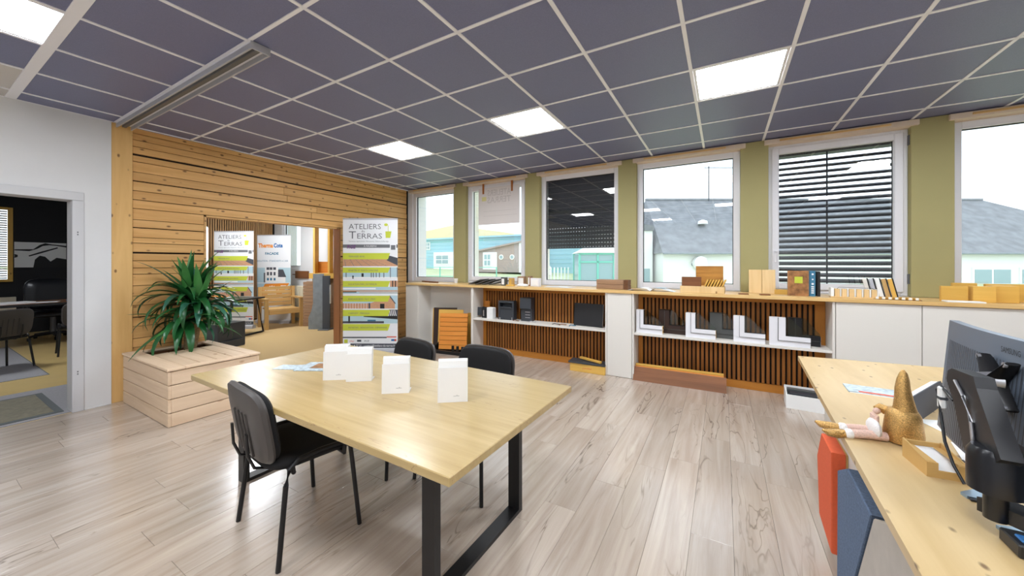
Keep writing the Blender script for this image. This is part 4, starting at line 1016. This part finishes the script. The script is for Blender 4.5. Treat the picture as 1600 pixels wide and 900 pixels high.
y -= .0005; f.mi = 8; f.rect(x0 + .20, x0 + .54, .95, 1.30, y); f.rect(x0 + .54, x0 + .72, .95, 1.08, y); f.mi = 7; f.rect(x0 + .17, x0 + .22, .95, 1.18, y); f.poly([(x0 + .53, y, 1.08), (x0 + .74, y, 1.08), (x0 + .66, y, 1.26), (x0 + .53, y, 1.26)])
y -= .0005
for a in (.25, .33, .42): f.mi = 10; f.rect(x0 + a, x0 + a + .05, 1.0, 1.06, y); f.mi = 7; f.rect(x0 + a, x0 + a + .05, 1.12, 1.20, y); f.rect(x0 + a - .01, x0 + a + .06, 1.25, 1.31, y)
ob('house_picture', f, PAL, s_, flat_normals=True); f = MB()
f.mi = 5; f.rect(x0, x1, .48, .93, y); y -= .0005
f.mi = 11; f.poly([(x0, y, .56), (x0 + .56, y, .60), (x0 + .82, y, .94), (x0 + .20, y, .92)]); f.mi = 3
for k in range(11):
    a = PI * k / 10; f.prism([(x0 + .38 + .17 * math.cos(a) + .022 * math.cos(q * PI / 4), .72 + .14 * math.sin(a) + .02 * math.sin(q * PI / 4)) for q in range(8)], 'y', y - .0005, y - .001)
y -= .001; f.rect(x0 + .27, x0 + .49, .63, .76, y); f.poly([(x0 + .25, y, .76), (x0 + .51, y, .76), (x0 + .38, y, .84)]); f.rect(x0 + .60, x0 + .74, .87, .885, y); f.rect(x0 + .5, x0 + .70, .845, .855, y)
f.mi = 12; f.poly([(x1, y, .90), (x1 - .12, y, .72), (x1, y, .72)]); f.mi = 7; f.rect(x1 - .2, x1 - .02, .55, .62, y)
ob('orange_picture', f, PAL, s_, flat_normals=True)

# ================================================================== SIDE ROOM
t = thing('white_column', 'white round pipe behind the side room banner', 'pipe', (-7.35, 1.58, 0))
ob('pipe', MB().lathe([(.075, 0), (.075, 2.15), (.06, 2.17)], 18), 'banner_white', t, smooth=40); ob('collar', MB().lathe([(.085, 1.0), (.085, 1.08), (.076, 1.08)], 18), 'pvc_white', t)
t = thing('garden_armchair', 'teak slatted armchair in front of the house banner', 'chair', (-6.50, 2.66, 0), PI / 2 - .22)
for x in (-.33, .33):
    bx('leg', (x - .035, x + .035, -.30, -.24, 0, .62), 'teak_z', t, b=.004); bx('leg', (x - .03, x + .03, .25, .31, 0, .88), 'teak_z', t, b=.004); bx('arm', (x - .045, x + .045, -.31, .31, .621, .655), 'teak_x', t, b=.004)
for k in range(5): bx('seat_slat', (-.29, .29, -.28 + k * .105, -.19 + k * .105, .40, .425), 'teak_x', t, b=.004)
bx('apron', (-.29, .29, -.295, -.27, .31, .399), 'teak_x', t, b=.004)
for k in range(5): bx('back_slat', (-.295, .295, .27 + k * .008, .295 + k * .008, .45 + k * .088, .53 + k * .088), 'teak_x', t, b=.004)
t = thing('display_table', 'dark table on slanted black frame legs behind the yucca', 'table', (-6.35, 1.55, 0), .45)
bx('tabletop', (-.75, .55, -.35, .35, .70, .73), 'black_plastic', t)
for x in (-.6, .42):
    f = MB(); f.tube([(x, -.30, .7), (x + .02, -.44, .02), (x + .02, .44, .02), (x, .30, .7)], .022, 6); ob('leg_frame', f, 'black_steel', t)
bx('sample_board', (-.5, -.1, -.2, .2, .731, .75), 'orange_wood_x', t)
t = thing('dark_crate', 'dark grey box on the carpet behind the planter', 'box', (-5.35, 1.08, 0), .3)
bx('body', (-.22, .25, -.22, .25, 0, .40), 'anthracite', t); bx('side_flap', (.25, .30, -.2, .2, .0, .12), 'anthracite', t)
t = thing('radiator', 'cream ribbed radiator under the side room window', 'radiator', (-6.95, 3.27, .10))
for k in range(14): bx('rib', (-.42 + k * .06, -.375 + k * .06, -.04, .04, 0, .76), 'radiator_cream', t, b=.010)
bx('pipe', (-.42, .42, -.015, .015, .03, .06), 'radiator_cream', t); bx('pipe', (-.42, .42, -.015, .015, .69, .72), 'radiator_cream', t)
bx('foot', (-.40, -.36, -.02, .02, -.10, 0), 'radiator_cream', t); bx('foot', (.36, .40, -.02, .02, -.10, 0), 'radiator_cream', t)
t = thing('brown_board', 'short brown board fixed on the white wall above the radiator', 'board', (-6.82, 3.322, 1.04)); bx('board', (-.27, .27, -.016, .016, 0, .18), 'brown_wood_x', t); bx('bracket', (-.40, -.271, -.01, .01, .08, .10), 'brown_wood_x', t)
t = thing('board_display', 'stack of taupe composite boards standing by the grey stone panel', 'display', (-6.02, 3.03, 0), YAW)
for k in range(13): piece('board', .24, .10, .070, 'taupe_board_x', t, (0, 0, .038 + k * .0765), .005)
bx('upright', (-.10, .10, .05, .07, 0, 1.0), 'taupe_board_x', t)
t = thing('stone_panel', 'large blue grey stone panel standing in the side room', 'panel', (-5.37, 2.92, 0), YAW)
ob('slab', MB().prism([(-.30, 0), (.02, 0), (.02, 1.18), (-.20, 1.18), (-.20, .55), (-.24, .38), (-.30, .25)], 'y', 0, .03), 'stone_grey', t)
bx('dark_panel', (.03, .18, -.06, -.02, .02, 1.14), 'ink_slate', t); bx('stand', (-.02, .2, -.16, .1, 0, .018), 'alu_dark', t); bx('label_sheet', (.181, .184, -.06, .0, .55, .95), 'paper', t)
t = thing('pine_box_shelf', 'yellow pine box frame standing behind the stone panel', 'shelf', (-5.50, 3.20, 0), YAW)
for x in (-.32, .0, .28): bx('upright', (x - .022, x + .022, -.10, .06, 1.19, 2.20), 'honey_wood_z', t)
bx('top', (-.345, .305, -.10, .06, 2.20, 2.24), 'honey_wood_x', t); bx('panel', (-.298, -.022, .03, .05, 1.19, 1.44), 'orange_wood_x', t); bx('base_tray', (-.42, .32, -.12, .08, 1.07, 1.188), 'honey_wood_x', t); bx('stand', (-.38, .30, -.06, .06, 0, 1.069), 'taupe_board_x', t)
lt = thing('ceiling_light', 'unseen light panel added to brighten the side room', 'ceiling light', (-5.9, 1.9, CZ - .02)); bx('diffuser', (-.5, .5, -.3, .3, 0, .019), 'lamp_panel', lt, b=0); bx('frame', (-.52, .52, -.32, .32, .006, .0195), 'pvc_white', lt, b=0)  # added lamp, out of view, brightens the side room

# ================================================================== OFFICE
lt = thing('ceiling_light', 'unseen light panel added to brighten the office', 'ceiling light', (-6.0, -1.6, CZ - .02)); bx('diffuser', (-.3, .3, -.3, .3, 0, .019), 'lamp_panel', lt, b=0); bx('frame', (-.32, .32, -.32, .32, .006, .0195), 'pvc_white', lt, b=0)  # fill lamp put in for the office, hidden above the doorway view
t = thing('door_mat', 'olive grey door mat just inside the office doorway', 'mat', (-3.84, -1.16, .002)); bx('pile', (-.43, .43, -.85, .20, 0, .010), 'mat_olive', t, b=.003); f = MB(); f.box(-.48, .48, -.90, .25, 0, .006); ob('border', f, 'mat_edge', t)
t = thing('office_rug', 'grey rug under the office desk', 'rug', (-6.8, -1.5, -.0035)); bx('pile', (-1.55, 1.45, -1.3, .78, 0, .0034), 'carpet_grey', t, b=.002); bx('hem', (-1.56, 1.46, -1.31, .79, 0, .0015), 'mat_edge', t, b=0)
t = thing('office_desk', 'dark office desk covered with papers', 'desk', (-8.1, -.75, 0))
bx('top', (-.42, .42, -1.0, 1.02, .71, .74), 'brown_wood_x', t); bx('front_edge', (.42, .425, -1.0, 1.02, .70, .74), 'ink_black', t)
for y in (-.9, .9):
    bx('leg', (-.03, .03, y - .03, y + .03, 0, .709), 'black_steel', t)
t2 = [(-7.95, -.72, .25, 'stack of white papers at the left of the office desk', 'paper', .20, .028), (-7.95, -.40, -.3, 'loose white sheet on the office desk', 'paper', .16, .006), (-7.95, .05, .1, 'yellow folder on the office desk by the door frame', 'honey_wood_x', .10, .012), (-8.05, -.06, .2, 'blue notebook on the office desk', 'ink_blue', .07, .014)]
for (x, y, a, lab, m, w_, h_) in t2: tag(bx('paper_stack' if m == 'paper' else 'folder', (-w_ * .7, w_ * .7, -w_, w_, 0, h_), m, loc=(x, y, .741), rz=a, b=.001), lab, 'papers', 'papers on the office desk')
t = thing('office_chair', 'black leather office chair behind the office desk', 'chair', (-8.85, -.17, 0), -PI / 2)
ob('seat', MB().pillow(.56, .52, [(.9, .42), (1, .44), (1, .50), (.9, .53), (.5, .54)], 4, 28), 'black_leather', t, smooth=50)
def ocw(v): x, z, y = v; return (x, -.28 - y + .25 * x * x - .12 * (z), z + .83)
ob('backrest', MB().pillow(.62, .58, [(.9, .0), (1, -.03), (1, -.07), (.9, -.10), (.5, -.11)], 4, 32, ocw), 'black_leather', t, smooth=50)
ob('column', MB().lathe([(.05, .08), (.035, .25), (.035, .42)], 14), 'alu_dark', t, smooth=40)
for k in range(5):
    a = 2 * PI * k / 5 + .3; f = MB(); f.tube([(0, 0, .11), (.3 * math.cos(a), .3 * math.sin(a), .075)], [.03, .02], 8); f2 = ob('base_arm', f, 'black_plastic', t)
    f = MB(); f.tube([(.3 * math.cos(a) - .02, .3 * math.sin(a), .03), (.3 * math.cos(a) + .02, .3 * math.sin(a), .03)], .03, 12); ob('caster', f, 'rubber', f2)
for x in (-.3, .3): f = MB(); f.tube([(x, .1, .47), (x, .12, .66), (x, -.12, .67), (x, -.2, .55)], .02, 8); ob('armrest', f, 'black_plastic', t, smooth=50)
t = thing('wall_art', 'black and white landscape print on the black office wall', 'picture', (-10.185, -.13, 1.32))
bx('sheet', (0, .012, -.33, .33, 0, .51), 'paper', t, b=0)
def yp(pts, x=.0135):
    f = MB(); f.poly([(x, a, b_) for a, b_ in pts]); ob('ink_shape', f, 'ink_black', t, flat_normals=True)
yp([(-.33, .34), (-.15, .33), (-.05, .38), (.02, .44), (.1, .46), (.2, .45), (.33, .42), (.33, .455), (.14, .48), (.05, .50), (-.02, .46), (-.1, .37), (-.33, .36)])
yp([(-.10, 0), (.33, 0), (.33, .17), (.2, .2), (.12, .12), (.05, .22), (-.02, .24), (-.08, .16)]); yp([(-.33, .19), (-.29, .21), (-.29, .25), (-.33, .27)])
yp([(-.15, .22), (.02, .30), (.22, .40), (.21, .42), (0, .325), (-.16, .24)], .0137)
t = thing('office_window', 'office window with white blinds and pale pine frame', 'window', (-10.19, -1.04, 1.04))
bx('frame', (0, .06, .50, .56, 0, 1.46), 'honey_wood_z', t); bx('frame', (0, .06, -.56, .50, 0, .05), 'honey_wood_x', t); bx('frame', (0, .06, -.56, .50, 1.41, 1.46), 'honey_wood_x', t); bx('frame', (0, .06, -.56, -.5, 0.05, 1.41), 'honey_wood_z', t)
bx('pane', (-.03, -.025, -.5, .5, .05, 1.41), 'window_glass', t, b=0)
for k in range(30): bx('blind_slat', (-.01, .012, -.495, .495, .06 + k * .045, .085 + k * .045), 'banner_white', t, b=0)
tag(bx('pine_trim', (-.03, .03, -.04, .04, 0, 1.45), 'honey_wood_z', loc=(-10.165, .285, 1.06)), 'upright pine trim at the right end of the black office wall', 'trim')
t = thing('office_radiator', 'white low panel below the office window', 'radiator', (-10.10, -1.0, .12)); bx('panel', (-.04, .04, -.8, .55, 0, .62), 'radiator_cream', t); bx('foot', (-.02, .02, -.6, -.55, -.115, 0), 'radiator_cream', t); bx('foot', (-.02, .02, .35, .4, -.115, 0), 'radiator_cream', t)

# ================================================================== DESK ON THE RIGHT
DZ = .74
DX, DY = 2.462, 1.485
t = thing('reception_desk', 'white desk with a knotty pale plywood top at right', 'desk', (2.9, .3, 0))
def dl(p): return (p[0] - 2.9, p[1] - .3)
top = [dl(p) for p in ((2.462, 1.485), (3.45, 1.605), (3.42, -1.15), (2.343, -1.15))]
ob('desktop', MB().prism(top, 'z', DZ - .028, DZ), 'desk_ply', t)
pan = [dl(p) for p in ((2.492, .86), (2.512, .86), (2.43, -1.10), (2.41, -1.10))]
ob('front_panel', MB().prism(pan, 'z', 0, DZ - .0285), 'cabinet_white', t)
bx('end_panel', (-.385, .45, .52, .54, 0, DZ - .0285), 'cabinet_white', t); bx('end_panel', (-.46, .45, -1.40, -1.38, 0, DZ - .0285), 'cabinet_white', t)
def pad(name, label, pts, x0, x1, m, sl=.0408):
    t = thing(name, label, 'acoustic panel', (x1, pts[0][0], 0), 0, 'felt panels on the desk front')
    n = len(pts); f = MB()
    def X(y): return sl * (y - .3)
    c = [sum(p[0] for p in pts) / n, sum(p[1] for p in pts) / n]
    ins = [((p[0] - c[0]) * .985 + c[0], (p[1] - c[1]) * .985 + c[1]) for p in pts]
    def ring(P, x): f.v.extend([(x - x1 + X(p[0]), p[0] - pts[0][0], p[1]) for p in P])
    ring(pts, x1); ring(pts, x0 + .004); ring(ins, x0)
    for r_ in (0, 1):
        for i in range(n): f.face(r_ * n + i, r_ * n + (i + 1) % n, (r_ + 1) * n + (i + 1) % n, (r_ + 1) * n + i)
    f.face(*range(2 * n, 3 * n)); ob('felt', f, m, t)
    f = MB(); f.v.extend([(X(p[0]) + .001, p[0] - pts[0][0], p[1]) for p in ins] + [(X(p[0]) + .008, p[0] - pts[0][0], p[1]) for p in ins])
    f.face(*range(n)); f.face(*range(n, 2 * n))
    for i in range(n): f.face(i, (i + 1) % n, n + (i + 1) % n, n + i)
    ob('backing_board', f, 'cardboard', t)
pad('felt_panel', 'orange felt panel on the desk front', [(.31, .13), (.31, .57), (.55, .56), (.67, .40), (.61, .13)], 2.412, 2.460, 'felt_orange')
pad('felt_panel', 'navy felt panel on the desk front beside the orange one', [(.225, .07), (.215, .54), (.05, .625), (-.25, .625), (-.06, .30), (.02, .07)], 2.417, 2.460, 'felt_navy')
pad('felt_panel', 'light grey felt panel on the desk front by the bottom picture edge', [(-.265, .625), (-.42, .70), (-.64, .70), (-.78, .40), (-.62, .10), (.005, .08), (-.072, .30)], 2.420, 2.460, 'felt_grey')
# gnome
t = thing('sequin_gnome', 'gold sequined gnome figure with pink legs hanging over the desk edge', 'figurine', (2.56, .105, DZ), .1)
f = MB(); f.tube([(.018, 0, .112), (.017, 0, .13), (.015, 0, .16), (.013, .002, .195), (.015, .004, .228), (.017, .006, .250), (.016, .006, .262)], [.034, .030, .025, .021, .017, .011, .004], 20); ob('hat', f, 'gold_sequin', t, smooth=70)
ob('body', MB().lathe([(.03, .0), (.052, .004), (.055, .03), (.051, .07), (.047, .10), (.038, .118), (.02, .124)], 22, .014), 'gold_sequin', t, smooth=60)
f = MB(); f.tube([(-.022, .03, .10), (-.04, .035, .108), (-.054, .03, .104)], [.018, .014, .006], 10); ob('hat_fold', f, 'gold_sequin', t, smooth=70)
f = MB(); f.pillow(.07, .10, [(.5, 0), (.9, .012), (1, .03), (.75, .05), (.3, .058)], 2.2, 16, lambda v: (-.055 - v[2] * .45, v[1], .038 + v[0] * .9)); ob('beard', f, 'fur_white', t, smooth=70)
f = MB(); f.box(-.064, -.050, .0, .045, .02, .085, .005); ob('heart_patch', f, 'pink_knit', t)
f = MB(); f.lathe([(.004, -.011), (.010, -.006), (.012, 0), (.010, .006), (.004, .011)], 10, -.055, .012, .098); ob('nose', f, 'pink_knit', t, smooth=60)
for sy, dz in ((-.022, 0), (.020, 0)):
    f = MB(); f.tube([(-.04, sy, .018), (-.10, sy * 1.2, .018), (-.145, sy * 1.3, .012)], .0155, 10); lg = ob('leg', f, 'pink_knit', t, smooth=60)
    f = MB(); f.pillow(.034, .042, [(.6, -.014), (1, -.006), (1, .008), (.6, .014)], 2.2, 14, lambda v: (-.150 + v[2], sy * 1.3 + v[1], .012 + v[0])); ob('cuff', f, 'fur_white', lg, smooth=70)
    f = MB(); f.tube([(-.158, sy * 1.3, .010), (-.185, sy * 1.6, .008), (-.215, sy * 1.9, .010), (-.232, sy * 2.0, .018)], [.014, .017, .013, .004], 10); ob('shoe', f, 'gold_sequin', lg, smooth=60)
# card holder
t = thing('card_box', 'cut-out cardboard box holding business cards on the desk', 'box', (2.585, -.075, DZ), .10)
bx('base', (-.045, .045, -.075, .055, 0, .004), 'cardboard', t, b=0)
f = MB(); f.prism([(-.048, 0), (.048, 0), (.048, .045), (.022, .045), (.022, .022), (-.022, .022), (-.022, .045), (-.048, .045)], 'y', -.078, -.072); ob('front', f, 'cardboard', t)
for sx in (-1, 1):
    f = MB(); f.prism([(-.072, 0), (.055, 0), (.055, .062), (-.072, .045)], 'x', sx * .048, sx * .043); ob('side', f, 'cardboard', t)
    bx('rim', (sx * .048, sx * .024, -.072, .055, .0445, .046), 'cardboard', t, b=0)
bx('back', (-.043, .043, .05, .055, 0, .06), 'cardboard', t)
for k, (z, a, lab) in enumerate(((.010, .0, 'front white business card in the cardboard box'), (.024, .25, 'tilted white business card behind in the cardboard box'))):
    o = bx('business_card', (-.036, .036, -.028, .028, 0, .010), 'paper', loc=(2.586 + .002 * k, -.105 + .055 * k, DZ + .014 + .014 * k), rz=.05 + a * .5, b=.001); o.rotation_euler = (.28, 0, .05 + a * .5)
    tag(o, lab, 'card', 'cards in the box')
# magazines and leaflets
t = thing('folded_magazine', 'folded magazine standing on edge behind the gnome', 'magazine', (2.80, .62, DZ), 1.05)
f = MB(); f.prism([(-.03, 0), (.022, 0), (.028, .055), (.014, .085), (-.006, .088), (-.012, .070), (-.022, .05)], 'x', -.30, .17); ob('pages', f, 'paper', t, smooth=50)
f = MB(); f.prism([(-.032, .0), (-.024, .05), (-.014, .071), (-.008, .090), (-.016, .094), (-.026, .072), (-.036, .0)], 'x', -.30, .172); ob('cover', f, 'ink_slate', t, smooth=50)
for k, (x, y, a, lab) in enumerate(((2.66, .765, -.05, 'colourful leaflet pack lying on the desk behind the gnome hat'),)):
    t = thing('leaflet_pack', lab, 'leaflet', (x, y, DZ), a); bx('sheets', (-.10, .12, -.07, .07, 0, .006), 'leaflet_print', t, b=0); bx('red_band', (-.06, .10, -.068, -.045, .006, .0065), 'ink_red', t, b=0); bx('under_sheet', (-.095, .13, -.075, .065, -.0, .002), 'paper', t, b=0)
for k, (x, y, a) in enumerate(((2.85, .30, .3), (2.80, .02, -.2))):
    tag(bx('paper_sheet', (-.11, .11, -.15, .15, 0, .001), 'paper', loc=(x, y, DZ + .0005 + .0012 * k), rz=a, b=0), ('white sheet lying on the desk right of the folded magazine', 'white sheet on the desk next to the card box')[k], 'paper')
# monitor
t = thing('monitor', 'grey monitor seen from behind at the right picture edge', 'monitor', (2.642, -.235, .822))
f = MB(); n = 12; pts = []
for k in range(n + 1):
    yv = .344 - .688 * k / n; pts.append((yv, -.000 + .10 * (yv / .344) ** 2 * .0 + .03 * (yv / .344) ** 2))
fr = [(-(-c) * -1, 0) for c in ()]
for (yv, c) in pts:
    lean_ = .03
    f.v += [(-c * .0 + c - .012, yv, 0), (c - .012 + lean_, yv, .372), (c + .010, yv, 0), (c + .010 + lean_, yv, .372)]
for k in range(n):
    q = 4 * k
    f.face(q, q + 4, q + 5, q + 1); f.face(q + 2, q + 3, q + 7, q + 6); f.face(q + 1, q + 5, q + 7, q + 3); f.face(q, q + 2, q + 6, q + 4)
f.face(0, 1, 3, 2); q = 4 * n; f.face(q, q + 2, q + 3, q + 1)
ob('back_cover', f, 'monitor_back', t, smooth=40)
f = MB()
for k in range(46):
    yv = .30 - k * .0136; c = .03 * (yv / .344) ** 2
    f.poly([(c - .0135, yv, .01), (c - .0135, yv + .004, .01), (c - .0135 + .0251, yv + .004, .31), (c - .0135 + .0251, yv, .31)])
ob('rib_lines', f, 'ink_slate', t, flat_normals=True)
f = MB()
for k in range(n):
    (ya, ca), (yb, cb) = pts[k], pts[k + 1]; f.poly([(ca + .0105, ya, .006), (cb + .0105, yb, .006), (cb + .0400, yb, .366), (ca + .0400, ya, .366)])
ob('screen', f, 'ink_black', t, smooth=40, flat_normals=True)
lg = MB(); lg.text('SAMSUNG', 0, 0, .022, 0, 'LEFT', .075); lo = ob('brand_lettering', lg, 'ink_black', t, flat_normals=True); lo.location = (.0130, -.01, .332); lo.rotation_euler = (.0, .0, -PI / 2)
bx('rating_label', (-.0145, -.0135, -.21, -.12, .06, .13), 'ink_slate', t, b=0)
vb = MB()
for (a, b_) in ((.06, .06), (-.06, .06), (.06, -.06), (-.06, -.06)): vb.tube([(0, 0, 0), (0, a * .6, b_ * .6), (0, a, b_)], [.030, .020, .014], 10, .35)
vo = ob('bracket_plate', vb, 'black_steel', t, smooth=50, loc=(-.004, -.035, .255))
for (a, b_) in ((.055, .055), (-.055, .055), (.055, -.055), (-.055, -.055)):
    f = MB(); f.tube([(-.014, a, b_), (-.008, a, b_)], .007, 10); ob('screw', f, 'zinc', vo)
f = MB(); f.tube([(-.034, 0, 0), (.004, 0, 0)], [.020, .026], 16); ob('pivot', f, 'zinc', vo, smooth=40)
t = thing('screen_mount', 'black articulated monitor arm clamped on the desk', 'monitor arm', (2.570, -.34, DZ))
f = MB(); f.prism([(.083, .350), (.060, .362), (-.039, .366), (-.052, .34), (-.146, .205), (-.06, .135), (.005, .17), (.050, .27), (.090, .325)], 'x', -.018, .018); ob('upper_arm', f, 'black_plastic', t)
f = MB(); f.tube([(0, -.085, .040), (0, -.085, .105), (0, -.085, .107), (0, -.085, .195), (0, -.085, .21)], [.020, .020, .046, .046, .038], 22); ob('joint', f, 'black_leather', t, smooth=40)
f = MB(); f.prism([(-.02, -.06), (.03, -.12), (.30, -.36), (.335, -.32), (.05, -.05)], 'z', .040, .074); ob('lower_arm', f, 'black_plastic', t)
f = MB(); f.box(.0, .040, .045, .085, .30, .345, .008); ob('head', f, 'black_plastic', t)
f = MB(); f.tube([(-.0215, .035, .335), (-.022, -.005, .305), (-.022, -.04, .25), (-.022, -.05, .20), (-.022, -.045, .15)], .004, 8); ob('cable', f, 'zinc', t, smooth=50)
f = MB(); f.tube([(.30, -.33, 0), (.30, -.33, .039)], .018, 12); f.box(.26, .34, -.37, -.29, 0, .010); ob('post', f, 'black_steel', t)
t = thing('blue_clamp_plate', 'blue grey notched metal plate flat on the desk under the arm', 'plate', (2.62, -.30, DZ))
f = MB(); f.prism([(-.035, .065), (.02, .115), (.06, .10), (.05, -.14), (-.028, -.115), (-.033, -.085), (.012, -.07), (.010, .045), (-.030, .045)], 'z', 0, .008); ob('plate', f, 'blue_grey_metal', t); bx('edge_grip', (-.028, .012, .032, .045, 0, .006), 'black_plastic', t)
for k, (pp, lab) in enumerate((([(2.60, .02, .01), (2.56, -.03, .008), (2.57, -.09, .006), (2.62, -.11, .006), (2.67, -.08, .008), (2.68, .0, .01)], 'thin black cable looped on the desk beside the card box'),
                               ([(2.625, -.09, .225), (2.622, -.03, .25), (2.618, -.01, .235), (2.612, -.05, .17), (2.60, -.11, .10), (2.60, -.16, .05), (2.61, -.19, .012)], 'black cable hanging down behind the monitor arm'))):
    o = ob('cable', MB().tube([(a - 2.64, b_, c) for a, b_, c in pp], .004, 8), 'black_plastic', loc=(2.64, 0, DZ), smooth=60); tag(o, lab, 'cable')
t = thing('cable_adapter', 'pale cable plug with label hanging at the left of the monitor', 'adapter', (2.622, -.03, .97)); bx('plug', (-.008, .008, -.012, .012, -.05, .02), 'paper', t, b=.004); bx('band', (-.009, .009, -.013, .013, -.02, -.012), 'ink_dark', t, b=0)
t = thing('black_clip_stand', 'black clamp block on the desk at the right picture edge', 'clamp', (2.60, -.475, DZ)); bx('block', (-.03, .05, -.03, .04, 0, .03), 'black_plastic', t, b=.003); bx('blue_tab', (-.02, .03, -.02, .01, .03, .036), 'ink_blue', t)
